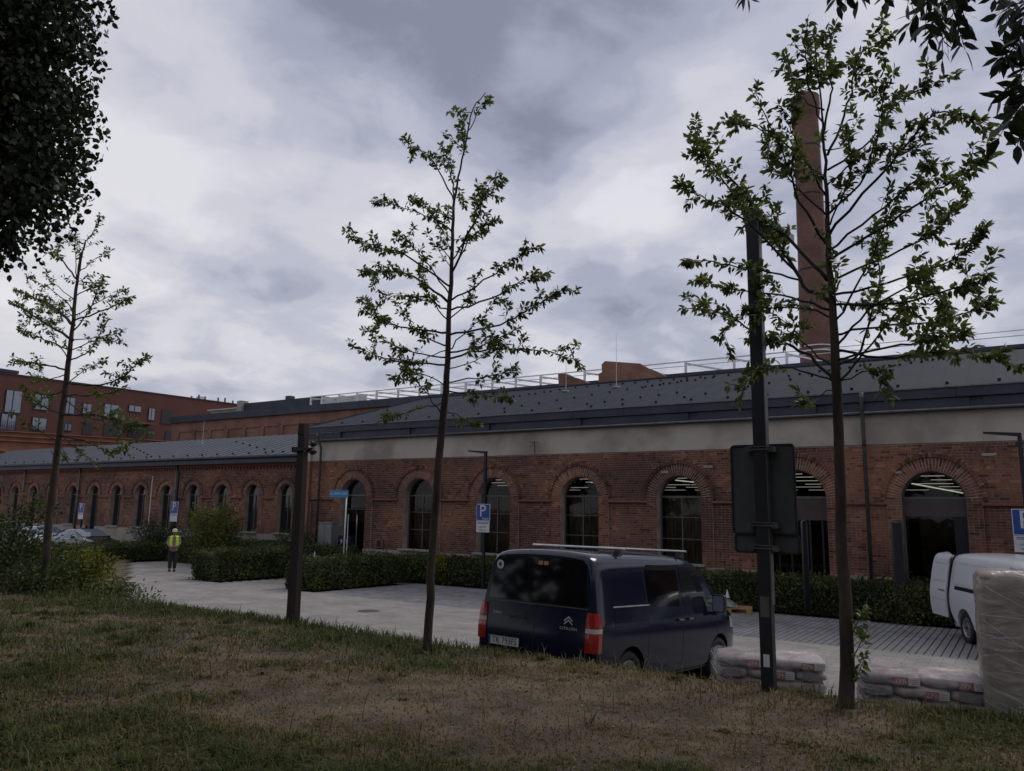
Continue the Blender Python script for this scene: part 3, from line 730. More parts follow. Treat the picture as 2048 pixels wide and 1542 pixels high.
for x0 in (-30, -40, -50):
    for k in range(6): put_guard(x0-k*1.24, .5+k*.55, wrf, e0, sl2, guard, .9)
downpipe(wing, -37.3, YL-.12, 4.8, -.1, False); downpipe(wing, -46.9, YL-.12, 4.8, -.1, False); downpipe(wing, -53.5, YL-.12, 4.8, -.1, False)
p = onY(306, 960, 24.55); r_ = empty('white_pole', (p.x-.05, 24.55, 1.4), 0, 'thin white pole fixed on the front of the low brick wing', 'pole')
MB().tube([(0, 0, 0), (.0, 0, 2.7)], .028, 8).build('pole', M['signwhite'], r_); 
for zz in (.3, 1.4, 2.5): MB().box(-.04, .04, 0, .2, zz, zz+.03).build('bracket', M['steel'], r_)
p = onY(405, 885, 27.5); r_ = empty('lightning_rod', (p.x, 27.5, 6.05), 0, 'white lightning rod standing on the pale roof of the low brick wing', 'lightning rod')
MB().tube([(0, 0, 0), (0, 0, 1.4)], [.014, .006], 6).build('rod', M['signwhite'], r_); MB().lathe([(0, .08), (.12, .06), (.15, 0)], (0, 0, 0), (0, 0, 1), 12).build('base', M['concrete'], r_)
# ------------------------------------------------------------------ back hall with steel frames
bh = empty('back_hall', (0, 0, 0), 0, 'taller old brick hall behind the low wing with dark cornice and blind panels', 'building')
MB().box(-71, 12, 46, 62, -.3, 10.7).build('wall', M['brickfar'], bh)
MB().box(-71.2, 12, 45.75, 46.2, 10.68, 11.3).build('cornice', M['fascia'], bh)
bk = MB()
x = -70
while x < -41:
    MB().box(x, x+.45, 45.88, 46, 7.0, 9.75).build('pilaster', M['brickfar'], bh); MB().box(x+.45, x+2.55, 45.92, 46, 9.72, 9.9).build('panel_head', M['brickfar'], bh); x += 2.55
MB().box(-62, -51.1, 47.5, 52, 11.2, 12.35).build('roof_box', M['fascia'], bh)
MB().box(-62.6, -61.9, 47.2, 48, 11.0, 12.6).build('chimney_stub', M['concrete'], bh)
MB().box(-56.2, -55.6, 47.6, 48.2, 12.35, 12.7).build('roof_vent', M['fascia'], bh)
MB().box(-70.5, -63.2, 50, 50.2, 11.2, 12.35).build('parapet_wall', M['plaster'], bh); MB().bar((-70.7, 49.9, 12.42), (-63, 49.9, 12.42), .4, .08).build('parapet_cap', M['signwhite'], bh)
MB().box(-51.1, -45.6, 47.2, 47.3, 11.3, 12.1).build('screen_panel', M['signwhite'], bh)
sf = empty('roof_steelwork', (0, 0, 0), 0, 'row of pale galvanised steel frames rising behind the dark hall roof', 'steel frame')
fx = [-51.09, -49.7, -47.67, -45.57, -43.38, -41.06, -38.83, -36.64, -34.34, -31.9, -29.85, -27.75, -24.24, -21.0, -17.05, -13.96, -10.84]
for x in fx:
    MB().bar((x, 46.1, 11.0), (x, 46.1, 12.05), .13, .13).build('post', M['steel'], sf)
    MB().bar((x+.1, 46.2, 11.95), (x+.1+1.5, 50, 11.95), .10, .10).build('beam', M['steel'], sf)
    MB().bar((x+1.55, 50, 11.95), (x+2.6, 52.5, 10.6), .10, .10).build('brace', M['steel'], sf)
MB().bar((-51.2, 46.1, 12.08), (-10.8, 46.1, 12.08), .08, .07).build('rail', M['steel'], sf); MB().bar((-10.8, 46.1, 12.08), (8, 46.1, 12.08), .04, .04).build('rail', M['steel'], sf)
MB().bar((-51.2, 46.1, 11.80), (5, 46.1, 11.80), .04, .04).build('rail', M['steel'], sf)
MB().bar((-49.5, 50, 12.0), (-10.8, 50, 12.0), .06, .06).build('rail', M['steel'], sf)
# ruined gables
def gable(pts, y, th, label):
    P = [onY(a, b, y) for a, b in pts]
    g = MB().prism([(p.x, y, p.z) for p in P], (0, th, 0)); o_ = g.build('ruined_gable', M['brickfar']); tag(o_, label, 'ruined wall', 'broken brick gables behind the roof'); return o_
gable([(1118, 785), (1116, 748), (1132, 747), (1140, 752), (1158, 757), (1172, 763), (1180, 768), (1180, 785)], 44.6, .6, 'smaller broken brick gable rising behind the dark roof')
gable([(1197, 785), (1197, 748), (1204, 744), (1203, 729), (1210, 722), (1280, 727), (1288, 733), (1312, 742), (1330, 752), (1330, 785)], 44.4, .7, 'larger broken brick gable with ragged top and steel frame in front')
# chimney
ch = empty('factory_chimney', (-11.9, 60, 0), 0, 'tall round red brick factory chimney rising behind the right hand tree', 'chimney')
MB().lathe([(1.45, 0), (1.22, 14.2), (1.06, 22), (.93, 33.5)], (0, 0, 0), (0, 0, 1), 40).build('shaft', M['brickchim'], ch, True)
MB().lathe([(.93, 33.5), (1.05, 33.8), (1.1, 34.6), (1.08, 35.3), (.8, 35.3), (.78, 34)], (0, 0, 0), (0, 0, 1), 40).build('crown', M['brickchim'], ch)
for zz, rr in ((14.6, 1.27), (15.0, 1.26), (21, 1.12), (27, 1.04), (31, .99)): MB().lathe([(rr-.05, zz), (rr, zz+.01), (rr, zz+.09), (rr-.05, zz+.1)], (0, 0, 0), (0, 0, 1), 40).build('band', M['steel'] if zz < 16 else M['darkmetal'], ch)
# ------------------------------------------------------------------ modern red block
mo = empty('red_apartment_block', (0, 0, 0), 0, 'modern dark red apartment block with flat roof and scattered windows', 'building')
bd = MB().hexa([(-84, 20, -.5), (-84, 66, -.5), (-100, 66, -.5), (-100, 20, -.5), (-84, 20, 15.1), (-84, 66, 15.6), (-100, 66, 15.6), (-100, 20, 15.1)]); bd.build('wall', M['renderb'], mo)
MB().bar((-84.02, 20, 15.12), (-84.02, 66, 15.62), .2, .12).build('parapet', M['fascia'], mo)
def mwin(y0, y1, z0, z1, open_=False, rail=False):
    w_ = MB().box(-84.05, -83.93, y0, y1, z0, z1).build('window', M['ink'] if open_ else M['darkmetal'], mo)
    if not open_:
        mid = y0+(y1-y0)*.45
        for a, b in ((y0+.08, mid-.05), (mid+.05, y1-.08)): MB().box(-83.93, -83.9, a, b, z0+.08, z1-.08).build('pane', M['dwindow'], w_)
    if rail:
        for k in range(8): MB().box(-83.86, -83.84, y0+(y1-y0)*k/7-.01, y0+(y1-y0)*k/7+.02, z0, z0+1.0).build('rail_bar', M['darkmetal'], w_)
for a in ((33.4, 34.9, 11.3, 13.6), (36.04, 37.61, 11.4, 13.73), (38.74, 40.23, 12.0, 13.65), (41.8, 42.9, 11.9, 13.75), (43.7, 44.7, 11.9, 13.3), (46.03, 47.75, 11.9, 13.55), (48.84, 50.39, 12.95, 13.75), (51.27, 52.1, 12.2, 13.7), (35.86, 37.29, 9.6, 11.3, False, True), (38.76, 40.25, 9.9, 11.25), (41.99, 42.8, 10.1, 10.95)): mwin(*a)
for a in ((52.98, 54.42, 12.0, 13.65), (46.3, 48.0, 9.9, 11.4), (44.0, 45.0, 9.9, 11.3), (49.0, 50.71, 9.9, 11.6), (51.38, 52.07, 9.9, 11.3), (53.67, 55.2, 9.9, 11.2)): mwin(*a, True)
MB().box(-84, -82.9, 48.8, 51.6, 11.65, 11.78).build('balcony', M['terracotta'], mo)
for yy, hh in ((58.0, .6), (58.9, .5), (60.8, .6), (57.0, .3), (61.8, .7), (63, .5)): MB().box(-84.6, -84.4, yy, yy+.12, 15.4, 15.55+hh).build('roof_pipe', M['greymetal'], mo)
MB().box(-85.2, -84.5, 58.2, 58.8, 15.4, 16.0).build('roof_unit', M['steel'], mo)
MB().box(-90, -84.8, 28, 37.4, 15.55, 15.85).build('roof_slab', M['fascia'], mo); MB().box(-89, -86, 29, 36, 15.1, 15.55).build('penthouse', M['renderb'], mo)
od = empty('old_annex', (0, 0, 0), 0, 'old orange brick building front with shallow arches below the red block', 'building')
MB().hexa([(-83.4, 20, -.5), (-83.4, 56, -.5), (-83.9, 56, -.5), (-83.9, 20, -.5), (-83.4, 20, 9.0), (-83.4, 56, 10.0), (-83.9, 56, 10.0), (-83.9, 20, 9.0)]).build('wall', M['oldbrick'], od)
for dz in (0, -.45, -.9): MB().bar((-83.3, 20, 9.05+dz), (-83.3, 56, 10.02+dz), .25, .10).build('cornice', M['oldbrick'], od)
for yc in (30.5, 35.5, 41, 46.5, 52):
    z0 = 6.0+(yc-20)*.028
    a = MB().face([(-83.38, yc-1.5, z0-2)]+[(-83.38, yc+1.5*math.cos(PI-PI*k/10)*1, z0+.9*math.sin(PI-PI*k/10)) for k in range(11)]+[(-83.38, yc+1.5, z0-2)]); a.build('arch_window', M['ink'], od)
    h_ = MB().tube([(-83.3, yc+1.75*math.cos(PI-PI*k/10), z0+.1+1.1*math.sin(PI-PI*k/10)) for k in range(11)], .12, 6); h_.build('arch_hood', M['oldbrick'], od)
# ------------------------------------------------------------------ foliage tools
rng = np.random.default_rng(11)
def leaf_mesh_arrays(P, D, Nn, S, W, fold=.25, droop=.25):
    """pointed folded leaves: P base, D direction, Nn normal, S length, W width ratio -> verts, tri faces (4 per leaf)"""
    n = len(P); T = np.cross(D, Nn); T /= np.linalg.norm(T, axis=1, keepdims=True)+1e-9; Nn = np.cross(T, D)
    S = S[:, None]; w = S*W[:, None]/2
    q1 = P+D*S*.24; q2 = P+D*S*.60-Nn*S*droop*.35; tip = P+D*S*.98-Nn*S*droop
    V = np.stack([P, q1+T*w*.82+Nn*w*fold, q1-T*w*.82-Nn*w*fold*.4, q2+T*w*.92+Nn*w*fold, q2-T*w*.92-Nn*w*fold*.4, tip], 1).reshape(-1, 3); i = np.arange(n)[:, None]*6
    F = np.concatenate([i+np.array([[0, 2, 1]]), i+np.array([[1, 2, 4]]), i+np.array([[1, 4, 3]]), i+np.array([[3, 4, 5]])], 1).reshape(-1)
    return V, F
def unit(a): return a/(np.linalg.norm(a, axis=-1, keepdims=True)+1e-9)
def leaf_cols(n, base=(1, 1, 1), yel=.15, sp=.35):
    g = rng.uniform(1-sp, 1+sp, n)[:, None]; c = np.array(base)[None]*g
    y = rng.random(n) < yel; c[y] *= np.array([1.9, 1.45, .8]); return c
def add_foliage(name, P, D, S, parent, mt, W=None, base=(1, 1, 1), yel=.15, up=.6, parts=0, droop=.25):
    n = len(P); Nn = unit(rng.normal(0, 1, (n, 3))*(1-up)+np.array([0, 0, 1])*up)
    W = rng.uniform(.38, .52, n) if W is None else np.full(n, W)
    cols = leaf_cols(n, base, yel)
    if parts:                                # the leaves nearest the camera as single parts
        d = np.linalg.norm(P-np.array([0, 0, EYE]), axis=1)-S*10; order = np.argsort(d)[:parts]
        protos = []
        for k in range(6):
            V, F = leaf_mesh_arrays(np.zeros((1, 3)), np.array([[1., 0, 0]]), np.array([[0, 0, 1.]]), np.array([1.]), np.array([.36+.03*k]), .25, rng.uniform(.1, .35))
            protos.append(np_mesh('leaf', V, 3, F, mt, np.tile(leaf_cols(1, base, yel), (4, 1))))
        for q, i in enumerate(order):
            dx = Vector(D[i]); nz = Vector(Nn[i]); ty = nz.cross(dx); 
            if ty.length < 1e-4: continue
            ty.normalize(); nz = dx.cross(ty)
            o_ = bpy.data.objects.new('leaf', protos[q % 6]); C.objects.link(o_); o_.parent = parent
            s_ = float(S[i]); o_.matrix_local = Matrix.Translation(Vector(P[i])-parent.location) @ Matrix((dx*s_, ty*s_, nz*s_)).transposed().to_4x4()
        keep = np.ones(n, bool); keep[order] = False; P, D, Nn, S, W, cols = P[keep], D[keep], Nn[keep], S[keep], W[keep], cols[keep]
    V, F = leaf_mesh_arrays(P, D, Nn, S, W, .25, droop)
    V = V-np.array(parent.location)
    o_ = link(name, np_mesh(name, V, 3, F, mt, np.repeat(cols, 4, 0)), parent); tag(o_, kind='stuff'); return o_
def smooth_path(pts, k=4, jit=.0):
    out_ = []; n = len(pts)
    for i in range(n-1):
        p0 = pts[max(i-1, 0)]; p1 = pts[i]; p2 = pts[i+1]; p3 = pts[min(i+2, n-1)]
        for j in range(k):
            t = j/k; q = .5*((2*p1)+(p2-p0)*t+(2*p0-5*p1+4*p2-p3)*t*t+(3*p1-p0-3*p2+p3)*t**3)
            if jit and (i or j): q = q+Vector((R_.gauss(0, jit), R_.gauss(0, jit), R_.gauss(0, jit)))
            out_.append(q)
    out_.append(pts[-1]); return out_
def young_tree(label, Y, trunk, branches, leaf, dens, base_z, parts=0, mt='leaf', twigs=5, spread=.16, group='young street trees on the grass', sucker=False, extra=0, trunk_k=.78):
    """trunk: (px, py, width px); branches: lists of pixels from the trunk outwards, each given its own depth"""
    b0 = onY(trunk[0][0], trunk[0][1], Y); depth = Vector((b0.x, Y, 0)).dot(Vector((CF.x, CF.y, 0)).normalized()); ppm = F_PX/depth
    root = empty('young_tree', (b0.x, Y, base_z), 0, label, 'tree', group)
    T = [(onY(x, y, Y), w) for x, y, w in trunk]; T[0] = (Vector((b0.x, Y, base_z-.05)), trunk[0][2])
    tp = smooth_path([p for p, w in T], 4, .006)
    ws = np.interp(np.linspace(0, 1, len(tp)), np.linspace(0, 1, len(T)), [w for p, w in T])/ppm/2*trunk_k
    ws[0] *= 1.25; off = Vector(root.location)
    wood = MB().tube([p-off for p in tp], [max(.004, w) for w in ws], 12); wood.build('trunk', M['bark'], root, True)
    limbs = MB(); LP = []; LD = []; LS = []
    vd = Vector((CF.x, CF.y, 0)).normalized()
    def leaves_along(path, n, s0=.25):
        for k in range(n):
            t = (s0+(1-s0)*R_.random()**.75)*(len(path)-1); i = min(int(t), len(path)-2); p = path[i].lerp(path[i+1], t-i); d = (path[i+1]-path[i]).normalized()
            r = Vector((R_.gauss(0, 1), R_.gauss(0, 1), R_.gauss(0, .8))).normalized()
            dd = (d*.55+r*.9+Vector((0, 0, -.18))).normalized()
            LP.append(p+r*.015); LD.append(dd); LS.append(leaf*R_.uniform(.6, 1.2))
    for br in branches:
        side = R_.uniform(-1, 1); L_ = 0; pts = []
        ext = math.hypot(br[-1][0]-br[0][0], br[-1][1]-br[0][1])/ppm; dep = side*ext*.75
        for i, (x, y) in enumerate(br):
            t = i/(len(br)-1); pts.append(onY(x, y, Y+dep*t*abs(vd.y))) if i else pts.append(onY(x, y, Y))
        path = smooth_path(pts, 5, .010); ln = sum((a-b).length for a, b in zip(path, path[1:]))
        r0 = .004+.0062*ln
        limbs.tube([p-off for p in path], [max(.003, r0*(1-.8*i/len(path))) for i in range(len(path))], 6)
        nt_ = max(2, int(twigs*ln))
        leaves_along(path, int(dens*ln*.55), .35)
        for k in range(nt_):
            t = R_.uniform(.28, .98)*(len(path)-1); i = min(int(t), len(path)-2); p = path[i].lerp(path[i+1], t-i); d = (path[i+1]-path[i]).normalized()
            r = Vector((R_.gauss(0, 1), R_.gauss(0, 1), R_.gauss(.1, .8))).normalized(); dd = (d*.8+r*.8).normalized(); tl = R_.uniform(.5, 1.4)*spread*(.6+.5*ln)
            tw = [p, p+dd*tl*.5+Vector((0, 0, .01)), p+dd*tl]
            limbs.tube([q-off for q in tw], [.0035, .0028, .002], 4)
            leaves_along(tw, max(4, int(dens*tl*1.15)), .15)
    for k in range(extra):                  # short shoots straight off the upper trunk
        t = R_.uniform(.45, .97)*(len(tp)-1); i = int(t); p = tp[i]; r = Vector((R_.gauss(0, 1), R_.gauss(0, 1), R_.gauss(.3, .5))).normalized(); tl = R_.uniform(.15, .5)
        tw = [p, p+r*tl*.5+Vector((0, 0, .03)), p+r*tl+Vector((0, 0, .08))]; limbs.tube([q-off for q in tw], [.006, .004, .002], 5); leaves_along(tw, int(dens*tl*.9), .1)
    if sucker:
        for k in range(3):
            p = tp[2+k]; tw = [p, p+Vector((.12, -.05, .15+.05*k)), p+Vector((.20, -.08, .35))]; limbs.tube([q-off for q in tw], [.005, .004, .002], 5); leaves_along(tw, 40, .2)
    tag(limbs.build('branches', M['barkdark'], root, True), kind='stuff')
    add_foliage('foliage', np.array([tuple(p) for p in LP]), np.array([tuple(p) for p in LD]), np.array(LS), root, M[mt], parts=parts)
    return root
t3 = young_tree('largest young tree, thick leaning trunk just right of the tall lamp post', 7.86,
    [(1690, 1415, 40), (1694, 1290, 33), (1684, 1100, 28), (1678, 900, 26), (1672, 750, 24), (1665, 600, 19), (1655, 480, 14), (1652, 350, 9), (1645, 250, 6), (1635, 150, 4), (1625, 60, 2)],
    [[(1668, 760), (1600, 700), (1530, 675), (1440, 625), (1365, 618)], [(1670, 765), (1585, 735), (1520, 745), (1480, 775)], [(1672, 775), (1625, 800), (1612, 806)],
     [(1662, 605), (1610, 570), (1560, 490), (1500, 400), (1430, 330), (1380, 262)], [(1590, 540), (1490, 440), (1420, 400), (1355, 372)], [(1600, 560), (1530, 540), (1440, 525), (1368, 525)],
     [(1655, 560), (1570, 470), (1490, 420), (1400, 290)], [(1660, 620), (1560, 590), (1470, 580), (1400, 560)],
     [(1657, 500), (1600, 400), (1555, 280), (1505, 185)], [(1650, 360), (1570, 290), (1500, 250), (1462, 240)], [(1652, 430), (1580, 360), (1540, 330), (1530, 300)],
     [(1650, 260), (1618, 170), (1612, 100), (1615, 42)], [(1645, 270), (1662, 190), (1655, 120), (1672, 48)], [(1648, 220), (1600, 190), (1572, 110)],
     [(1655, 310), (1695, 210), (1720, 110), (1775, 82)], [(1655, 340), (1740, 280), (1795, 205), (1870, 165)], [(1655, 430), (1730, 350), (1760, 240), (1765, 165)],
     [(1658, 470), (1780, 330), (1870, 230), (1950, 240)], [(1660, 500), (1770, 410), (1840, 350), (1855, 300)], [(1660, 520), (1800, 430), (1890, 370), (1975, 322)],
     [(1662, 560), (1800, 500), (1880, 450), (1922, 398)], [(1664, 590), (1800, 560), (1920, 510), (1955, 465)], [(1664, 610), (1800, 605), (1930, 570), (1978, 548)],
     [(1668, 670), (1780, 650), (1880, 640), (1975, 610)], [(1670, 700), (1790, 715), (1900, 700), (2035, 735)], [(1675, 770), (1740, 690), (1800, 620), (1850, 550)],
     [(1675, 765), (1750, 740), (1785, 800)], [(1672, 740), (1610, 690), (1560, 640), (1520, 600)], [(1668, 650), (1720, 560), (1760, 480), (1790, 400)], [(1660, 450), (1700, 350), (1690, 250)],
     [(1655, 400), (1610, 320), (1580, 250), (1600, 170)], [(1664, 640), (1620, 620), (1500, 620), (1440, 680)], [(1668, 700), (1740, 620), (1850, 560), (1900, 620)], [(1670, 720), (1800, 690), (1870, 680), (1940, 660)],
     [(1672, 730), (1720, 700), (1760, 560), (1740, 450)], [(1655, 370), (1700, 330), (1740, 300), (1800, 300)], [(1650, 300), (1690, 290), (1720, 230)]],
    .080, 98, .878, parts=300, twigs=6, spread=.15, sucker=True, extra=16)
t2 = young_tree('slender young tree with one long bare leader, standing left of the dark van', 7.61,
    [(855, 1305, 23), (862, 1150, 20), (872, 1000, 20), (884, 850, 19), (895, 720, 15), (899, 600, 12), (905, 480, 9), (908, 400, 7), (920, 340, 5), (936, 260, 4), (948, 215, 3), (972, 185, 2)],
    [[(908, 405), (868, 325), (815, 285)], [(908, 400), (900, 340), (882, 290)], [(905, 465), (850, 430), (745, 402)], [(905, 440), (870, 420), (832, 402)], [(903, 545), (945, 455), (975, 385), (1008, 362)],
     [(905, 520), (945, 450), (962, 378)], [(903, 575), (810, 510), (755, 495), (700, 476)], [(900, 590), (840, 510), (792, 466)], [(897, 605), (810, 545), (722, 547)], [(896, 665), (810, 655), (762, 640), (733, 608)],
     [(893, 715), (810, 700), (728, 658)], [(891, 730), (790, 720), (703, 690)], [(888, 770), (820, 740), (790, 760)], [(884, 835), (850, 780), (800, 720)], [(884, 805), (830, 820), (765, 842)],
     [(903, 600), (980, 555), (1025, 520), (1065, 495)], [(902, 620), (1000, 590), (1045, 560), (1094, 555)], [(898, 670), (1000, 650), (1070, 610), (1135, 578)], [(896, 705), (960, 690), (1040, 655)],
     [(895, 718), (980, 700), (1080, 700), (1155, 724)], [(893, 765), (970, 755), (1035, 735)], [(890, 780), (960, 790), (1022, 800)], [(887, 820), (925, 835), (962, 848)], [(900, 560), (940, 480), (990, 440)],
     [(900, 650), (860, 590), (840, 520)], [(898, 640), (940, 600), (960, 540)], [(896, 690), (840, 670), (790, 600)], [(896, 700), (950, 650), (990, 600)], [(893, 740), (950, 720), (1000, 690)], [(895, 700), (850, 720), (820, 760)], [(900, 520), (880, 480), (895, 430)],
     [(897, 620), (850, 600), (770, 590)], [(936, 262), (960, 220), (985, 200)], [(930, 290), (925, 260), (925, 240)]],
    .072, 112, .882, parts=200, twigs=6, spread=.13, extra=10, trunk_k=.78)
t1 = young_tree('young tree at far left in front of the shrubs and parked cars', 7.88,
    [(88, 1187, 20), (98, 1040, 18), (118, 880, 16), (133, 760, 14), (145, 660, 10), (152, 580, 8), (160, 520, 5), (172, 480, 3)],
    [[(160, 540), (170, 490), (185, 465), (203, 432)], [(155, 560), (125, 520), (113, 510), (125, 475)], [(150, 620), (110, 585), (52, 552)], [(148, 650), (100, 610), (30, 578)], [(146, 680), (80, 640), (17, 600)],
     [(143, 700), (90, 680), (38, 658)], [(136, 740), (90, 730), (65, 725), (28, 722)], [(158, 545), (190, 520), (213, 505)], [(155, 590), (190, 570), (210, 553)], [(152, 630), (215, 595), (255, 578)],
     [(150, 640), (230, 612), (258, 596)], [(146, 680), (200, 672), (248, 664)], [(143, 700), (205, 680), (250, 690)], [(136, 765), (200, 770), (250, 750), (278, 724)], [(150, 600), (110, 570), (90, 545)],
     [(135, 750), (90, 760), (66, 750)], [(130, 790), (190, 790), (257, 775)], [(120, 870), (180, 885), (230, 905), (268, 883)], [(120, 870), (160, 900), (195, 932)], [(118, 885), (60, 850), (23, 822)], [(128, 800), (190, 840), (235, 820)],
     [(118, 890), (130, 905), (128, 918)], [(150, 640), (120, 610), (80, 590)], [(148, 660), (180, 620), (200, 560)], [(140, 720), (110, 680), (100, 620)], [(140, 720), (180, 700), (215, 640)], [(133, 770), (170, 740), (210, 720)], [(125, 830), (80, 810), (60, 790)], [(155, 570), (150, 500), (152, 470)],
     [(125, 830), (180, 830), (240, 840), (262, 860)], [(130, 780), (90, 790), (40, 770)]],
    .085, 48, .878, parts=0, twigs=5, spread=.12, extra=8)
t3['label'] = 'largest young tree, thick trunk just right of the tall lamp post'

# big dense tree, upper left
bt = empty('large_dark_tree', (-9.6, 3.2, .95), 0, 'big dark leafy tree filling the upper left corner', 'tree')
off = Vector(bt.location)
MB().tube([(-9.6, 3.2, .9), (-9.65, 3.25, 3.0), (-9.5, 3.3, 6.0), (-9.3, 3.4, 9.5), (-9.1, 3.5, 12)], [.32, .26, .22, .15, .06], 14).build('trunk', M['bark'], None, True)
tr_ = C.objects['trunk'] if 'trunk' in C.objects else None
for o_ in list(C.objects):
    if o_.name.startswith('trunk') and o_.parent is None: o_.parent = bt; o_.matrix_parent_inverse = Matrix.Translation(-off)
def crown_points(blobs, n, shell=.55):
    P = []; tot = sum(b[3]*b[4]*b[5] for b in blobs)
    for (x, y, z, a, b, c) in blobs:
        k = int(n*(a*b*c)/tot); d = unit(rng.normal(0, 1, (k, 3))); r = (1-(1-shell)*rng.random(k)**1.6)
        P.append(np.array([x, y, z])+d*np.array([a, b, c])*r[:, None])
    return np.concatenate(P)
# lobes placed through the crown; edge of the crown follows the photograph from the ground view
lob = []
for (px_, py_, r, rad) in ((20, 60, 8.4, .85), (90, 90, 8.0, .62), (130, 200, 8.2, .34), (95, 260, 7.8, .60), (20, 250, 8.3, .8), (110, 370, 8.1, .42), (50, 380, 7.8, .6), (20, 470, 8.0, .38), (95, -30, 8.1, .7), (-60, 150, 8.5, 1.0), (-70, 350, 8.4, .9), (-160, 250, 8.6, 1.2),
                           (-60, -80, 8.6, 1.0), (148, 60, 8.0, .26), (140, 320, 8.3, .22), (5, 520, 7.9, .18), (-200, 0, 8.9, 1.4), (-320, 200, 9.2, 1.5), (-330, -200, 9.4, 1.6), (-100, -280, 8.9, 1.3), (60, -180, 8.6, .9), (60, 180, 8.9, .7), (30, 330, 8.9, .6)):
    p = at_dist(px_, py_, r); lob.append((p.x, p.y, p.z, rad, rad, rad*1.05))
lob = [(a*1.0, b, c, q*.85, w*.85, e_*.85) for a, b, c, q, w, e_ in lob]; P = crown_points(lob, 105000, .05); n = len(P)
keepn = np.array([noise.noise(Vector(p*2.2)) for p in P]) > -.42; P = P[keepn]
D = unit(rng.normal(0, .8, (len(P), 3))+np.array([0, 0, -.75]))
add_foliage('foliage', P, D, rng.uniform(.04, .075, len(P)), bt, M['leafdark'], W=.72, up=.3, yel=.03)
lm = MB()
for (x, y, z, a, b, c) in lob:
    s_ = Vector((-9.5, 3.3, max(3.0, min(10.5, z-1.2)))); e_ = Vector((x, y, z)); lm.tube([s_-off, s_.lerp(e_, .5)+Vector((0, 0, .2))-off, e_-off], [.07, .045, .012], 6)
tag(lm.build('branches', M['barkdark'], bt, True), kind='stuff')

# ash tree whose twigs hang into the top right corner
at_ = empty('ash_tree', (4.6, -.6, 1.0), 0, 'tree with long feathered leaves hanging into the top right corner', 'tree')
off = Vector(at_.location)
tk = MB().tube([(0, 0, -.1), (.05, 0, 2.0), (0, .1, 4.2), (-.3, .3, 6.5), (-.5, .4, 9)], [.26, .21, .17, .11, .04], 12); tk.build('trunk', M['bark'], at_, True)
LP = []; LD = []; LS = []; tw_ = MB()
def compound(base, tip, nl, ls):
    base = Vector(base); tip = Vector(tip); tw_.tube([base-off, base.lerp(tip, .5)+Vector((0, 0, .015))-off, tip-off], [.004, .003, .0015], 5)
    d = (tip-base).normalized(); sd_ = d.cross(Vector((CF.x, CF.y, CF.z)))
    if sd_.length < .2: sd_ = d.cross(Vector((0, 0, 1)))
    sd_.normalize()
    for k in range(nl):
        t = .25+.75*k/(nl-1); p = base.lerp(tip, t)
        for s_ in (-1, 1):
            if k == nl-1 and s_ == 1: continue
            r = Vector((R_.gauss(0, .2), R_.gauss(0, .2), R_.gauss(-.1, .2)))
            dd = (d*(.65 if k < nl-1 else 1.4)+sd_*s_*(.75 if k < nl-1 else 0)+r).normalized(); LP.append(tuple(p)); LD.append(tuple(dd)); LS.append(ls*R_.uniform(.75, 1.15))
ash = [((1880, -60), (1895, 95)), ((1870, -30), (1812, 60)), ((1890, -40), (1935, 45)), ((1885, 10), (1885, 120)), ((1900, 0), (1930, 100)), ((1860, -50), (1850, 70)), ((1875, 0), (1855, 90)), ((1840, -60), (1815, 10)), ((1900, -50), (1870, 50)),
       ((2030, -40), (2010, 60)), ((2060, 0), (1995, 30)), ((2050, 60), (2000, 130)), ((2060, 90), (1998, 115)), ((2060, 120), (2020, 190)), ((2050, 160), (1985, 205)), ((2060, 190), (2020, 240)), ((2050, 200), (1998, 275)), ((2060, 220), (2035, 290)), ((2070, 40), (2030, 100)), ((2075, 100), (2040, 160)), ((2070, 150), (2045, 210)), ((2065, -20), (2040, 60)), ((2080, 180), (2050, 250)),
       ((1700, -60), (1690, 8)), ((1660, -60), (1675, 12)), ((1760, -50), (1770, 5)), ((1480, -50), (1495, -2)), ((1740, -60), (1715, 0)), ((2000, -70), (1990, -2)), ((1950, -80), (1925, -5))]
for (a, b) in ash:
    r = R_.uniform(3.9, 4.5); compound(at_dist(*a, r+R_.uniform(-.15, .15)), at_dist(*b, r), R_.choice((5, 6, 6)), .105)
br_ = [[(4.4, -.3, 5.2), (3.0, 1.6, 6.3), (1.4, 3.0, 6.4), at_dist(1980, -60, 4.3), at_dist(1880, -60, 4.2)], [(4.4, -.3, 4.8), (3.2, 2.0, 5.6), at_dist(2200, -40, 4.3), at_dist(2065, 60, 4.2), at_dist(2070, 220, 4.1)],
       [(1.4, 3.0, 6.4), at_dist(1760, -90, 4.3), at_dist(1480, -70, 4.3)]]
for b_ in br_:
    path = smooth_path([Vector(q) for q in b_], 5, .01); tw_.tube([p-off for p in path], [.05*(1-.9*i/len(path))+.003 for i in range(len(path))], 7)
# the part of its crown above and behind the photographer
for k in range(95):
    c_ = Vector((R_.uniform(-2.5, 6), R_.uniform(-3.5, 2.6), R_.uniform(5.8, 9.5)))
    if c_.y > 1.2 and c_.z < 6.8: c_.z += 2.0
    tw_.tube([Vector((0, .1, min(c_.z-2, 6.5))), (c_-off)*.5+Vector((0, 0, .3)), c_-off], [.05, .025, .006], 5)
    for q in range(9):
        d = Vector((R_.gauss(0, 1), R_.gauss(0, 1), R_.gauss(-.4, .6))).normalized(); compound(c_+d*.1, c_+d*R_.uniform(.4, .7), 5, .12)
tag(tw_.build('branches', M['barkdark'], at_, True), kind='stuff')
add_foliage('foliage', np.array(LP), np.array(LD), np.array(LS), at_, M['leafdark'], W=.36, up=.5, yel=.05, parts=280, droop=.12)

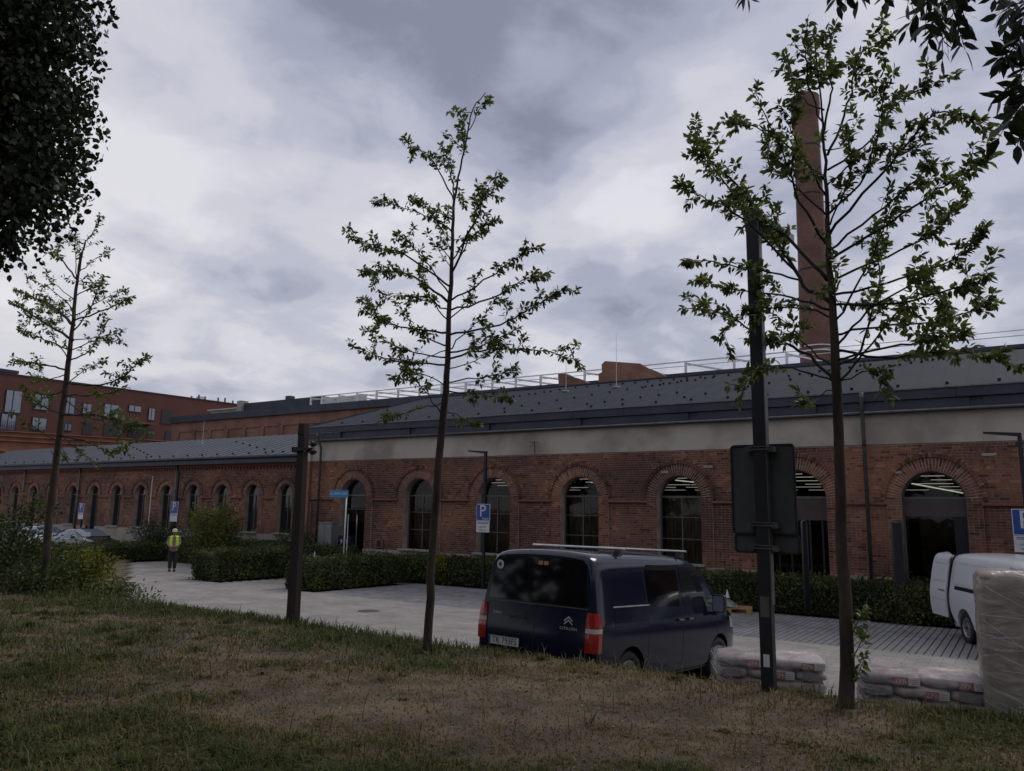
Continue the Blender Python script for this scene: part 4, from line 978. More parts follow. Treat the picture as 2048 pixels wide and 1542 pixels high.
# unseen tall trees behind the photographer; the right-hand ones added to darken van reflections
for (x_, y_, h_, w_) in ((-34, -9, 13, 4.5), (-26, -15, 15, 5), (-17, -13, 14, 4.8), (-9, -17, 15, 5), (-.5, -14, 14, 4.6), (8, -16, 15, 5), (16, -10, 14, 5), (24, -4, 14, 5), (28, 5, 14, 5), (31, 14, 13, 5), (-12, -9, 11, 4), (3, -9, 12, 4)):
    r_ = empty('unseen_tree', (x_, y_, 1.1), 0, 'unseen tall dense tree in the row behind the photographer, darkens reflections', 'tree', 'unseen trees behind the photographer')
    MB().tube([(0, 0, -.1), (.1, 0, h_*.3), (0, .1, h_*.6), (0, 0, h_*.9)], [.34, .28, .18, .05], 10).build('trunk', M['bark'], r_, True)
    k = 2600; d = unit(rng.normal(0, 1, (k, 3))); rr_ = .35+.65*rng.random(k)**.5; P = np.array([x_, y_, 1.1+h_*.56])+d*rr_[:, None]*np.array([w_, w_, h_*.46]); P[:, 2] = np.maximum(P[:, 2], 1.8)
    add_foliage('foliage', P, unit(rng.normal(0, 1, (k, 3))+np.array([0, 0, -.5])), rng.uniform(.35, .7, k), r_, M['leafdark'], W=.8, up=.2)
# ------------------------------------------------------------------ hedges and shrubs
def hedge(x0, x1, y0, y1, h, label, n, group='clipped hedges round the parking bays'):
    z0 = gz((x0+x1)/2, (y0+y1)/2); root = empty('hedge', ((x0+x1)/2, (y0+y1)/2, z0), 0, label, 'hedge', group)
    A = []; 
    k = int(n*.45); A.append(np.stack([rng.uniform(x0, x1, k), rng.uniform(y0, y1, k), h+rng.normal(0, .05, k)], 1))
    for (ax_, v) in ((1, y0), (1, y1), (0, x0), (0, x1)):
        ln = (x1-x0) if ax_ == 1 else (y1-y0); k = int(n*.55*ln/(2*(x1-x0+y1-y0))*1.2); u = rng.uniform(0, 1, k)
        zz = rng.uniform(.04, h, k); q = np.zeros((k, 3)); q[:, ax_] = v+rng.normal(0, .05, k); q[:, 1-ax_] = (x0+u*(x1-x0)) if ax_ == 1 else (y0+u*(y1-y0)); q[:, 2] = zz; A.append(q)
    P = np.concatenate(A); nn = np.array([noise.noise(Vector((p[0]*1.3, p[1]*1.3, p[2]*1.5))) for p in P])
    P[:, 2] += nn*.09*(P[:, 2]/h); P[:, 0] += nn*.07; P[:, 1] += nn*.07; P[:, 2] += z0
    k = rng.random(len(P)) < .10; P[k, 2] += rng.uniform(0, .16, k.sum())*((P[k, 2]-z0)/h)
    D = unit(rng.normal(0, .6, (len(P), 3))+np.array([0, 0, .8])); S = rng.uniform(.045, .10, len(P)); k = rng.random(len(P)) < .06; S[k] *= 1.7
    add_foliage('foliage', P, D, S, root, M['hedge'], W=.55, up=.2, yel=.16)
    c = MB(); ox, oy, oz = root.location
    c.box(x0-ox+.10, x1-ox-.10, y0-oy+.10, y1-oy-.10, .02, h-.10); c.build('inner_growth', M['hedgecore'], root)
    tws = MB()
    for q in range(int((x1-x0+y1-y0)*5)):
        xx = rng.uniform(x0+.1, x1-.1)-ox; yy = rng.uniform(y0+.02, y0+.3)-oy; tws.tube([(xx, yy, 0), (xx+rng.normal(0, .05), yy, h*.6)], [.008, .004], 4)
    tag(tws.build('stems', M['barkdark'], root), kind='stuff'); return root
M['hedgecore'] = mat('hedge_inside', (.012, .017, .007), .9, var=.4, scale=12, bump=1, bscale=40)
hedge(-20.2, -18.95, 17.65, 22.2, .90, 'clipped hedge projecting to the road between the rusty post and first bay', 16000)
hedge(-25.2, -23.75, 17.6, 21.4, .95, 'clipped hedge block between the person and the rusty post', 15000)
hedge(-20.2, -8.0, 22.85, 23.75, .88, 'long low hedge along the hall wall behind the dark van', 22000)
hedge(-7.9, 0.9, 22.8, 23.75, .88, 'low hedge by the hall wall behind tall lamp post and right tree', 20000)
hedge(2.6, 8, 22.8, 23.75, .88, 'low hedge hidden beyond the white van', 5000)
hedge(-34.0, -23.0, 22.6, 23.7, 1.05, 'low hedge along the wing below the large shrub', 14000)
hedge(-37.2, -35.4, 17.6, 23.4, .74, 'clipped hedge behind the person beside the parked dark car', 11000)
def shrub(x, y, z, w, d, h, n, label, mt='hedge', ls=(.05, .11), yel=.2, base=(1, 1, 1), W=.45, group='shrubs by the brick wing'):
    root = empty('shrub', (x, y, z), 0, label, 'shrub', group); off = Vector((x, y, z)); st_ = MB(); P = []; D = []
    ns = max(7, int(n/260))
    for k in range(ns):
        a = rng.uniform(0, 2*PI); t = rng.uniform(.1, 1)**.6; top = Vector((math.cos(a)*w/2*t, math.sin(a)*d/2*t, h*rng.uniform(.55, 1.02)*(1-.35*t*t)))
        midp = Vector((top.x*.35, top.y*.35, top.z*.6)); path = smooth_path([Vector((top.x*.12, top.y*.12, 0)), midp, top], 4, .01); st_.tube(path, [.012, .011, .010, .009, .008, .007, .006, .004, .003], 4)
        for q in range(int(n/ns)):
            s_ = rng.uniform(.12, 1)**.8*(len(path)-1); i = min(int(s_), len(path)-2); p = path[i].lerp(path[i+1], s_-i); sp = .10+.16*h*(1-s_/len(path))
            P.append((p.x+x+rng.normal(0, sp), p.y+y+rng.normal(0, sp), max(.03, p.z+rng.normal(0, sp))+z)); D.append((rng.normal(0, .5)+top.x*.3, rng.normal(0, .5)+top.y*.3, rng.normal(.45, .5)))
    tag(st_.build('stems', M['barkdark'], root, True), kind='stuff'); P = np.array(P); D = unit(np.array(D))
    add_foliage('foliage', P, D, rng.uniform(*ls, len(P)), root, M[mt], W=W, up=.3, yel=yel, base=base); return root
shrub(-30.9, 22.6, -.12, 4.4, 2.4, 3.0, 9000, 'largest olive green shrub against the wing, right of the person', yel=.45, base=(1.25, 1.2, .9), ls=(.07, .13))
shrub(-36.9, 23.4, -.12, 3.6, 1.8, 2.2, 5000, 'dark shrub against the wing wall just left of the parking sign', base=(.7, .75, .8), yel=.05, ls=(.06, .12))
shrub(-26.3, 23.3, -.12, 2.6, 1.4, 2.1, 3600, 'dark shrub against the wing beside the corner of the hall', base=(.7, .75, .8), yel=.05, ls=(.06, .12))
shrub(-34.2, 23.8, -.12, 1.6, 1.2, 3.3, 1500, 'tall thin climbing shrub in front of a wing window', yel=.3, ls=(.06, .12))
p = at_dist(30, 1180, 19.5); shrub(p.x-1.2, p.y, terrain(p.x, p.y)-.1, 4.6, 3.0, 1.3, 8000, 'dark green shrub mass at the left edge behind the young tree', base=(.8, .9, .8), yel=.1, group='shrubs on the grass bank', ls=(.06, .12))
p = at_dist(150, 1160, 20.5); shrub(p.x, p.y, terrain(p.x, p.y)-.05, 2.6, 2.2, .95, 5200, 'yellow green shrub just right of the left tree trunk', base=(1.5, 1.35, .8), yel=.45, group='shrubs on the grass bank', ls=(.06, .12))
p = at_dist(175, 1192, 17.5); shrub(p.x, p.y, terrain(p.x, p.y)-.03, 2.5, 2.0, .55, 4200, 'low spreading ground shrub at the edge of the road', base=(.9, .95, .7), group='shrubs on the grass bank', ls=(.04, .09))
p = at_dist(60, 1190, 18.2); shrub(p.x, p.y, terrain(p.x, p.y)-.03, 3.4, 1.6, .6, 4200, 'low dark shrub at the foot of the left tree', base=(.7, .8, .7), group='shrubs on the grass bank', ls=(.04, .09))
p = at_dist(-120, 1160, 21); shrub(p.x, p.y, terrain(p.x, p.y)-.05, 5, 3.6, 2.6, 5000, 'shrub outside the left edge of the view', base=(.8, .9, .8), group='shrubs on the grass bank', ls=(.07, .13))
p = at_dist(228, 1160, 22.0); shrub(p.x-.3, p.y, terrain(p.x, p.y)-.03, 1.6, 2.6, .5, 2600, 'low ground shrub where the bank meets the road mouth', base=(.85, .9, .7), group='shrubs on the grass bank', ls=(.05, .10))
# more shrubs filling the bank towards the road mouth
for (px_, py_, r_, w__, h_, lb) in ((60, 1125, 24, 4.5, .95, 'shrub on the bank in front of the white car'), (120, 1120, 26, 3.0, .45, 'shrub on the bank in front of the dark parked car')):
    p = at_dist(px_, py_, r_); shrub(p.x, p.y, terrain(p.x, p.y)-.05, w__, 2.4, h_, 3600, lb, group='shrubs on the grass bank', ls=(.07, .13))
# plants at the white hoop
for i, (px_, Y_, h_, lb) in enumerate(((1822, 22.6, 1.15, 'scraggy pale shrub at the foot of the steel hoop'),)):
    p = onY(px_, 1180, Y_); shrub(p.x, Y_, gz(0, Y_), 1.0, .6, h_, 1500, lb, yel=.3, base=(1.1, 1, .9), group='plants by the hall door', ls=(.05, .09))
p = onY(875, 1130, 22.6); shrub(p.x, 22.6, gz(0, 22.6), .5, .4, 1.7, 420, 'thin yellow sapling growing out of the hedge', yel=.9, base=(1.5, 1.3, .7), group='plants by the hall door', ls=(.06, .11))

# ------------------------------------------------------------------ grass blades (real geometry)
def grass_patch():
    fx0, fy0 = Vector((CF.x, CF.y)).normalized(); rx, ry = fy0, -fx0
    Ps = []
    for (r0, r1, dens) in ((2.8, 4.6, 5200), (4.6, 6.5, 3800), (6.5, 9, 2200), (9, 14, 1000), (14, 26, 300)):
        half = .82; area = (r1*r1-r0*r0)*half; n = int(area*dens)
        dep = np.sqrt(rng.uniform(r0*r0, r1*r1, n)); lat = rng.uniform(-half, half, n)*dep
        Ps.append(np.stack([fx0*dep+rx*lat, fy0*dep+ry*lat], 1))
    return np.concatenate(Ps)
G = grass_patch()
NB = len(G); ctr = G[rng.integers(0, int(NB*.85), 420)]; G = np.concatenate([G]+[c_+rng.normal(0, rng.uniform(.02, .07), (int(rng.integers(25, 80)), 2)) for c_ in ctr])
def in_lawn(x, y):
    if y < 8.62: return True
    m_ = mound(x, y); return m_ is not None and m_ > .03
hs = []; kp = []
for i, (x, y) in enumerate(G):
    if not in_lawn(x, y): continue
    n1_ = noise.noise((x*.33+4, y*.5, 1.5)); n2_ = noise.noise((x*1.1, y*1.5, 7.)); n3_ = noise.noise((x*4, y*4, 2))
    dep = -x*math.sin(YAW)*1+y*math.cos(YAW); lat = x*math.cos(YAW)+y*math.sin(YAW)
    near_ = max(0, min(1, (6.8-dep)/2.2)); edge = max(0, min(1, (y-7.0)/1.0)) if y < 8.7 else 0
    patch_ = math.exp(-((lat-.9)/2.6)**2-((dep-7.2)/1.7)**2); lush = .42*near_+.62*n1_+.55*n2_+.25*edge+.22*n3_+max(-.05, min(.28, -.10*lat))-.55*patch_
    if i < NB and R_.random() > .48+.7*max(-.2, lush+.12): continue
    kp.append((x, y, terrain(x, y), lush+(.30 if i >= NB else 0), edge))
kp = np.array(kp); n = len(kp); lush = np.clip(kp[:, 3], -.3, 1); x, y, z = kp[:, 0], kp[:, 1], kp[:, 2]
edge = kp[:, 4]
H = (.022+.070*np.clip(lush+.1, 0, 1))*rng.uniform(.5, 1.6, n)+edge*rng.uniform(0, .05, n)
tall = rng.random(n) < (.010+.035*edge); H[tall] = rng.uniform(.10, .24, tall.sum())
az = rng.uniform(0, 2*PI, n); lean = rng.uniform(.2, 1.7, n); Wd = rng.uniform(.0022, .0045, n)*(1+.08*np.hypot(x, y)); Wd[tall] *= .8; lean[tall] *= .4
dx, dy = np.cos(az), np.sin(az); B = np.stack([x, y, z-.004], 1); side = np.stack([-dy, dx, 0*dx], 1)*Wd[:, None]
m1 = B+np.stack([dx*H*lean*.35, dy*H*lean*.35, H*.6], 1); tp_ = B+np.stack([dx*H*lean*1.05, dy*H*lean*1.05, H*(1.05-.35*lean*.8)], 1)
V = np.stack([B-side, B+side, m1+side*.8, m1-side*.8, tp_], 1).reshape(-1, 3); i5 = np.arange(n)[:, None]*5
F = np.concatenate([i5+np.array([[0, 1, 2]]), i5+np.array([[0, 2, 3]]), i5+np.array([[3, 2, 4]])], 1).reshape(-1)
gr = np.array([.058, .088, .026]); st2 = np.array([.25, .185, .085]); gr2 = np.array([.115, .130, .038])
t = np.clip(.60-lush*1.15+rng.normal(0, .22, n), 0, 1)[:, None]; u_ = rng.random(n)[:, None]
cols = (gr*(1-u_)+gr2*u_)*(1-t)+st2*t; cols[tall] = np.array([.19, .165, .085])*rng.uniform(.7, 1.2, (tall.sum(), 1)); cols *= rng.uniform(.7, 1.25, (n, 1))
gobj = link('grass', np_mesh('grass', V, 3, F, M['grass'], np.repeat(cols, 3, 0))); tag(gobj, kind='stuff')
# dead leaves, straw and pale stones lying on the lawn
lt = MB()
for k in range(2600):
    dep = R_.uniform(3.5, 11)**1; lat = R_.uniform(-.75, .75)*dep; fx_, fy_ = math.sin(-YAW), math.cos(YAW)
    x_ = fx_*dep+math.cos(YAW)*lat; y_ = fy_*dep+math.sin(YAW)*lat
    if y_ > 8.2: continue
    z_ = terrain(x_, y_)+R_.uniform(.004, .02); a = R_.uniform(0, 2*PI); s_ = R_.uniform(.006, .02)*(1.8 if R_.random() < .03 else 1); c = R_.choice(((.30, .24, .15), (.22, .16, .10), (.42, .38, .30), (.14, .10, .06)))
    ca, sa = math.cos(a)*s_, math.sin(a)*s_; lt.face([(x_-ca, y_-sa, z_), (x_+sa*.4, y_-ca*.4, z_+.004), (x_+ca, y_+sa, z_+R_.uniform(0, .01)), (x_-sa*.4, y_+ca*.4, z_+.002)], c)
lo_ = lt.build('ground_litter', M['grass']); tag(lo_, kind='stuff')
# a few rosette weeds
for i, (px_, py_, lb) in enumerate(((90, 1222, 'small leafy weed clump in dry grass below the left tree'), (1182, 1452, 'faint pale green weed in dry grass below the dark van'))):
    d_ = ray(px_, py_); tt = (EYE-.9)/-d_.z; p = Vector((0, 0, EYE))+d_*tt; r_ = empty('weed', (p.x, p.y, terrain(p.x, p.y)), 0, lb, 'weed', 'weeds in the lawn')
    k = 26; a = rng.uniform(0, 2*PI, k); el = rng.uniform(.3, 1.2, k); D = np.stack([np.cos(a)*np.cos(el), np.sin(a)*np.cos(el), np.sin(el)], 1); P = np.tile(np.array([p.x, p.y, terrain(p.x, p.y)]), (k, 1))+D*rng.uniform(0, .06, (k, 1))
    add_foliage('leaves', P, D, rng.uniform(.03, .075, k), r_, M['leaf'], W=.2, base=(.7, .7, .7))
# ------------------------------------------------------------------ vehicles
def interp(a, xs_, ys_): return float(np.interp(a, xs_, ys_))
class Loft:
    """closed car body from a half cross-section and stations (y, width scale, height, bottom)"""
    def __init__(s, prof, belt, top, stations, lean=0.0):
        s.p = prof; s.belt = belt; s.top = top; s.st = stations; s.lean = lean
        s.Y = [a[0] for a in stations]; s.W = [a[1] for a in stations]; s.H = [a[2] for a in stations]; s.B = [a[3] for a in stations]
        s.z0 = prof[0][1]
    def mapz(s, z, y):
        h = interp(y, s.Y, s.H); b = interp(y, s.Y, s.B); B = min(s.belt, h-.07)
        if z <= s.belt: return b+(z-s.z0)*(B-b)/(s.belt-s.z0)
        return B+(z-s.belt)*(h-B)/(s.top-s.belt)
    def unmap(s, z, y):
        h = interp(y, s.Y, s.H); b = interp(y, s.Y, s.B); B = min(s.belt, h-.07)
        if z <= B: return s.z0+(z-b)*(s.belt-s.z0)/(B-b)
        return s.belt+(z-B)*(s.top-s.belt)/(h-B)
    def yoff(s, z, y): return max(0, 1-y/.7)*s.lean*max(0, z-.85)
    def side(s, y, z, off=.004):
        q = max(s.unmap(z, y), s.p[1][1]+.001); x = interp(q, [a[1] for a in s.p[1:]], [a[0] for a in s.p[1:]])*interp(y, s.Y, s.W)
        return (x+off, y+s.yoff(z, y), z)
    def rear(s, x, z, off=.005): return (x, s.yoff(z, 0)-off, z)
    def body(s):
        n = len(s.p); V = []; F = []
        ys_ = []
        for a, b in zip(s.Y, s.Y[1:]):
            k = max(1, int((b-a)/.16)); ys_ += [a+(b-a)*i/k for i in range(k)]
        ys_.append(s.Y[-1])
        for y in ys_:
            w = interp(y, s.Y, s.W)
            for sg in (1, -1):
                for (x, z) in s.p:
                    zz = s.mapz(z, y); V.append((sg*x*w, y+s.yoff(zz, y), zz))
        m = 2*n
        for i in range(len(ys_)-1):
            a = i*m; b = a+m
            for k in range(n-1):
                F.append((a+k, a+k+1, b+k+1, b+k)); F.append((a+n+k, b+n+k, b+n+k+1, a+n+k+1))
            # bottom centre (k=0) and top centre (k=n-1) coincide for both halves: x = 0
        for a, fl in ((0, False), ((len(ys_)-1)*m, True)):
            for k in range(n-1):
                q = (a+k, a+n+k, a+n+k+1, a+k+1); F.append(q[::-1] if fl else q)
        me = bpy.data.meshes.new('body'); me.from_pydata(V, [], F)
        import bmesh
        bm = bmesh.new(); bm.from_mesh(me); bmesh.ops.remove_doubles(bm, verts=bm.verts, dist=.0004); bmesh.ops.dissolve_degenerate(bm, dist=.0002, edges=bm.edges); bmesh.ops.recalc_face_normals(bm, faces=bm.faces); bm.to_mesh(me); bm.free()
        return me
def boolean_cut(me, cutters):
    o_ = bpy.data.objects.new('tmp', me); C.objects.link(o_); tmp = [o_]
    for c in cutters:
        co = bpy.data.objects.new('tmpc', c); C.objects.link(co); tmp.append(co)
        md = o_.modifiers.new('b', 'BOOLEAN'); md.object = co; md.operation = 'DIFFERENCE'; md.solver = 'EXACT'
    dg = bpy.context.evaluated_depsgraph_get(); r = bpy.data.meshes.new_from_object(o_.evaluated_get(dg))
    for t_ in tmp: bpy.data.objects.remove(t_)
    return r
def auto_smooth(me, ang=35):
    me.polygons.foreach_set('use_smooth', [True]*len(me.polygons))
    try: me.set_sharp_from_angle(angle=math.radians(ang))
    except Exception: pass
def patch(poly, surf, rows=8, colsn=4):
    """fill a convex polygon given in (a, b) coordinates with quads lying on surf(a, b)"""
    bs = sorted(set([p[1] for p in poly])); lo, hi = bs[0], bs[-1]; bb = sorted(set(bs+[lo+(hi-lo)*i/rows for i in range(rows+1)])); mb = MB(); prev = None
    n = len(poly)
    for b in bb:
        xs_ = []
        for i in range(n):
            (a0, b0), (a1, b1) = poly[i], poly[(i+1) % n]
            if min(b0, b1)-1e-9 <= b <= max(b0, b1)+1e-9:
                if abs(b1-b0) < 1e-9: xs_ += [a0, a1]
                else: xs_.append(a0+(a1-a0)*(b-b0)/(b1-b0))
        row = [surf(min(xs_)+(max(xs_)-min(xs_))*k/colsn, b) for k in range(colsn+1)]
        if prev:
            for k in range(colsn): mb.face([prev[k], prev[k+1], row[k+1], row[k]])
        prev = row
    return mb
def wheel(root, x, y, r, rim='rim', out=1):
    w_ = empty('wheel', (x, y, r)); w_.parent = root; a = (out, 0, 0)
    MB().lathe([(r*.62, -.20), (r*.93, -.20), (r, -.17), (r, -.03), (r*.95, .0), (r*.72, .005), (r*.64, -.02)], (0, 0, 0), a, 36).build('tyre', M['rubber'], w_, True)
    rm = MB().lathe([(r*.66, -.15), (r*.66, -.015), (r*.62, -.004), (r*.58, -.02), (r*.5, -.05), (r*.30, -.022), (r*.16, -.012), (0, -.008)], (0, 0, 0), a, 36); rm.build('rim', M[rim], w_, True)
    hl = MB()
    for k in range(10):
        t = 2*PI*k/10; cc = Vector((out*-.026, math.cos(t)*r*.44, math.sin(t)*r*.44)); hl.lathe([(0, .006), (r*.065, .004)], cc, a, 8)
    hl.lathe([(0, .004), (r*.12, .0)], (0, 0, 0), a, 12); tag(hl.build('rim_holes', M['black'], w_), kind='stuff')
    return w_
def van(name_root, loc, rz, label, paint, L_=4.75, scale=1, pitch=0, cat='van', kind='dark'):
    root = empty('van', loc, rz, label, cat); root.rotation_euler = (pitch, 0, rz); root.scale = (scale,)*3
    prof = [(0, .20), (.78, .20), (.87, .22), (.925, .33), (.945, .48), (.955, .62), (.96, .80), (.958, .92), (.950, 1.03), (.935, 1.12), (.915, 1.25), (.892, 1.40), (.868, 1.54), (.842, 1.67), (.815, 1.76), (.775, 1.825), (.71, 1.87), (.60, 1.893), (.4, 1.91), (.2, 1.918), (0, 1.92)]
    f = L_-4.75
    st_ = [(0, .955, 1.84, .30), (.03, .98, 1.875, .28), (.09, .995, 1.90, .27), (.22, 1, 1.915, .25), (.6, 1, 1.92, .24), (2.6+f, 1, 1.92, .24), (3.0+f, 1, 1.90, .24), (3.25+f, .998, 1.85, .24), (3.5+f, .995, 1.74, .24), (3.8+f, .99, 1.52, .24), (4.08+f, .975, 1.24, .24), (4.2+f, .965, 1.15, .24), (4.45+f, .925, 1.07, .25), (4.62+f, .87, .97, .27), (4.71+f, .80, .84, .30), (4.75+f, .70, .70, .35)]
    lf = Loft(prof, 1.12, 1.92, st_, .085)
    wy = (.86, 3.86+f); r = .335
    cuts = []
    for y in wy:
        cuts.append(MB().lathe([(0.001, -1.2), (r+.065, -1.2), (r+.065, 1.2), (.001, 1.2)], (0, y, r+.0), (1, 0, 0), 36).mesh('c', M['black']))
    me = lf.body(); me.materials.append(M[paint])
    try:
        import bmesh
        for c in cuts:
            bm = bmesh.new(); bm.from_mesh(c); bmesh.ops.remove_doubles(bm, verts=bm.verts, dist=.003); bmesh.ops.recalc_face_normals(bm, faces=bm.faces); bm.to_mesh(c); bm.free()
        me2 = boolean_cut(me, cuts)
        if len(me2.polygons) > 100: me = me2
    except Exception as ex: print('bool', ex)
    me.materials.clear(); me.materials.append(M[paint]); auto_smooth(me, 32); link('body', me, root)
    for y in wy:
        MB().lathe([(.01, -.62), (r+.06, -.62), (r+.06, .62)], (0, y, r), (1, 0, 0), 24).build('wheel_well', M['black'], root)
        for sx_ in (1, -1): wheel(root, sx_*.925, y, r, out=sx_)
    for sx_ in (1, -1):
        S = lambda y, z, o_=.004: (lambda p: (sx_*p[0], p[1], p[2]))(lf.side(y, z, o_))
        patch([(2.62+f, 1.185), (3.78+f, 1.13), (3.80+f, 1.17), (3.42+f, 1.60), (3.26+f, 1.72), (2.62+f, 1.75)], S).build('side_window', M['carglass'] if kind == 'dark' else M['carglass'], root, True)
        if kind == 'dark': patch([(1.62+f, 1.26), (1.80+f, 1.20), (2.52+f, 1.185), (2.52+f, 1.75), (1.70+f, 1.76), (1.62+f, 1.70)], S).build('side_window', M['blackgloss'], root, True)
        for ys_, z0, z1 in ((1.56+f, .30, 1.80), (2.57+f, .30, 1.84), (3.74+f, .42, 1.12)):
            patch([(ys_, z0), (ys_+.009, z0), (ys_+.009, z1), (ys_, z1)], lambda y, z: S(y, z, .0025), 12, 1).build('door_seam', M['black'], root)
        patch([(.05, .24), (4.4+f, .24), (4.4+f, .30), (.05, .30)], lambda y, z: S(y, z, .006), 2, 24).build('sill_trim', M['black'], root)
        if kind == 'dark':
            patch([(.42, 1.225), (1.62+f, 1.225), (1.62+f, 1.242), (.42, 1.242)], lambda y, z: S(y, z, .012), 1, 8).build('door_rail', M['silver'], root)
            patch([(.45, .97), (1.58+f, .97), (1.55+f, 1.215), (.45, 1.215)], lambda y, z: S(y, z, .003), 4, 8).build('recess_panel', M['navy'], root, True)
            for a_, b_ in (((.45, .965), (1.56+f, .975)),): patch([(a_[0], a_[1]), (b_[0], a_[1]), (b_[0], b_[1]), (a_[0], b_[1])], lambda y, z: S(y, z, .006), 1, 8).build('rail_groove', M['black'], root)  # black strip for the groove below the door rail
        else:
            patch([(.38, 1.105), (2.2+f, 1.105), (2.2+f, 1.185), (.38, 1.185)], lambda y, z: S(y, z, .006), 1, 10).build('door_rail', M['black'], root)
            patch([(.30, 1.235), (2.4+f, 1.235), (2.4+f, 1.275), (.30, 1.275)], lambda y, z: S(y, z, .016), 1, 12).build('body_crease', M[paint], root, True)
            patch([(.02, .36), (.34, .36), (.14, .60), (.02, 1.0)], lambda y, z: S(y, z, .008), 5, 3).build('bumper_end', M['black'], root)
            for ys_ in (.20, 1.75):
                patch([(ys_, 1.28), (ys_+.035, 1.28), (ys_+.035, 1.72), (ys_, 1.72)], lambda y, z: S(y, z, .010), 6, 1).build('panel_edge', M[paint], root, True)
            patch([(.20, 1.69), (2.3+f, 1.69), (2.3+f, 1.715), (.20, 1.715)], lambda y, z: S(y, z, .010), 1, 8).build('panel_edge', M[paint], root, True)
        for ys_ in (2.40+f, 2.72+f):
            p = S(ys_, 1.0, .0); MB().box(min(p[0], p[0]+sx_*.025), max(p[0], p[0]+sx_*.025), ys_, ys_+.16, .985, 1.02).build('door_handle', M['black' if kind == 'dark' else paint], root); MB().box(min(p[0]+sx_*.024, p[0]+sx_*.03), max(p[0]+sx_*.024, p[0]+sx_*.03), ys_+.02, ys_+.14, .998, 1.008).build('handle_trim', M['silver'], root)
        # mirror
        mr_ = empty('mirror', (sx_*.93, 3.52+f, 1.13)); mr_.parent = root
        rp = []
        for cx_, cz_, a0 in ((.075, .10, 0), (-.055, .10, 90), (-.055, -.07, 180), (.075, -.07, 270)):
            for k in range(5): t = math.radians(a0+90*k/4); rp.append((cx_+.035*math.cos(t), cz_+.045*math.sin(t)))
        X_ = lambda x: sx_*(.15+x)
        hb = MB(); n_ = len(rp)
        for (yy0, s0, yy1, s1) in ((-.045, 1, .03, 1.0), (.03, 1.0, .085, .72)):
            for k in range(n_):
                a_, b_ = rp[k], rp[(k+1) % n_]; hb.face([(X_(a_[0]*s0), yy0, .06+a_[1]*s0), (X_(b_[0]*s0), yy0, .06+b_[1]*s0), (X_(b_[0]*s1), yy1, .06+b_[1]*s1), (X_(a_[0]*s1), yy1, .06+a_[1]*s1)])
        hb.face([(X_(a_[0]*.72), .085, .06+a_[1]*.72) for a_ in rp]); hb.face([(X_(a_[0]), -.045, .06+a_[1]) for a_ in rp]); hb.build('mirror_housing', M['black'], mr_)
        MB().box(min(0, sx_*.12), max(0, sx_*.12), -.04, .05, -.10, -.05).build('mirror_arm', M['black'], mr_)
        MB().face([(X_(a_[0]*.86), -.048, .06+a_[1]*.88) for a_ in rp]).build('mirror_glass', M['dwindow'], mr_)
        # tail lights wrap round the corner
        if kind == 'dark':
            lt_ = empty('tail_light', (0, 0, 0)); lt_.parent = root
            for (z0, z1, m_) in ((.70, .925, 'redlight'), (.93, .985, 'clearlight'), (.99, 1.17, 'redlight')):
                mb = MB(); rows = 4; prev = None
                for k in range(rows+1):
                    z = z0+(z1-z0)*k/rows; ti = .80+.02*max(0, (z-1.05)/.12) ; o_ = lf.yoff(z, 0)
                    row = [(sx_*ti, o_-.012, z), (sx_*.86, o_-.018, z), (sx_*(lf.side(.02, z)[0]+.004), o_-.008, z), (sx_*(lf.side(.06, z)[0]+.012), o_+.05, z), (sx_*(lf.side(.13, z)[0]+.004), o_+.13-.05*(z > 1.12), z)]
                    if prev:
                        for q in range(4): mb.face([prev[q], prev[q+1], row[q+1], row[q]])
                    prev = row
                mb.build('lens', M[m_], lt_, True)
    # windscreen
    ws_ = MB(); prev = None
    for k in range(9):
        y = 3.16+f+(4.06-3.16)*k/8; row = []
        for (x, z) in [(a, b) for (a, b) in prof if b >= 1.79][::1]:
            zz = lf.mapz(z, y); row.append((x*interp(y, lf.Y, lf.W)*.97, y+.004, zz+.007))
        row = row+[(-x, y_, z) for (x, y_, z) in row[::-1][1:]]
        if prev:
            for q in range(len(row)-1): ws_.face([prev[q], prev[q+1], row[q+1], row[q]])
        prev = row
    ws_.build('windscreen', M['carglass'], root, True)
    # front lights and grille
    for sx_ in (1, -1):
        patch([(4.30+f, .80), (4.60+f, .78), (4.60+f, .93), (4.30+f, .99)], lambda y, z: (lambda p: (sx_*p[0], p[1], p[2]))(lf.side(y, z, .006)), 3, 4).build('headlight', M['clearlight'], root, True)
    MB().box(-.5, .5, 4.70+f, 4.765+f, .45, .62).build('grille', M['black'], root)
    # rear bumper
    MB().hexa([(-.90, -.055, .33), (.90, -.055, .33), (.965, .16, .30), (-.965, .16, .30), (-.90, -.045, .53), (.90, -.045, .53), (.965, .16, .55), (-.965, .16, .55)]).build('bumper', M['black' if kind == 'dark' else 'black'], root)
    return root, lf
vloc = (-5.44, 8.87, .17)
vn, lf = van('v', vloc, math.radians(-5.8), 'dark navy van with roof bars, parked with its rear to the lawn', 'navy', 4.5, 1.01, math.radians(-2.8))
Rr = lf.rear
patch([(-.80, 1.235), (.80, 1.235), (.735, 1.76), (.68, 1.80), (-.68, 1.80), (-.735, 1.76)], Rr, 8, 6).build('rear_window', M['blackgloss'], vn, True)
patch([(-.82, 1.205), (.82, 1.205), (.82, 1.216), (-.82, 1.216)], lambda x, z: Rr(x, z, .012), 1, 6).build('window_strip', M['greymetal'], vn)
patch([(-.006, .56), (.006, .56), (.006, 1.20), (-.006, 1.20)], lambda x, z: Rr(x, z, .003), 4, 1).build('door_seam', M['black'], vn)
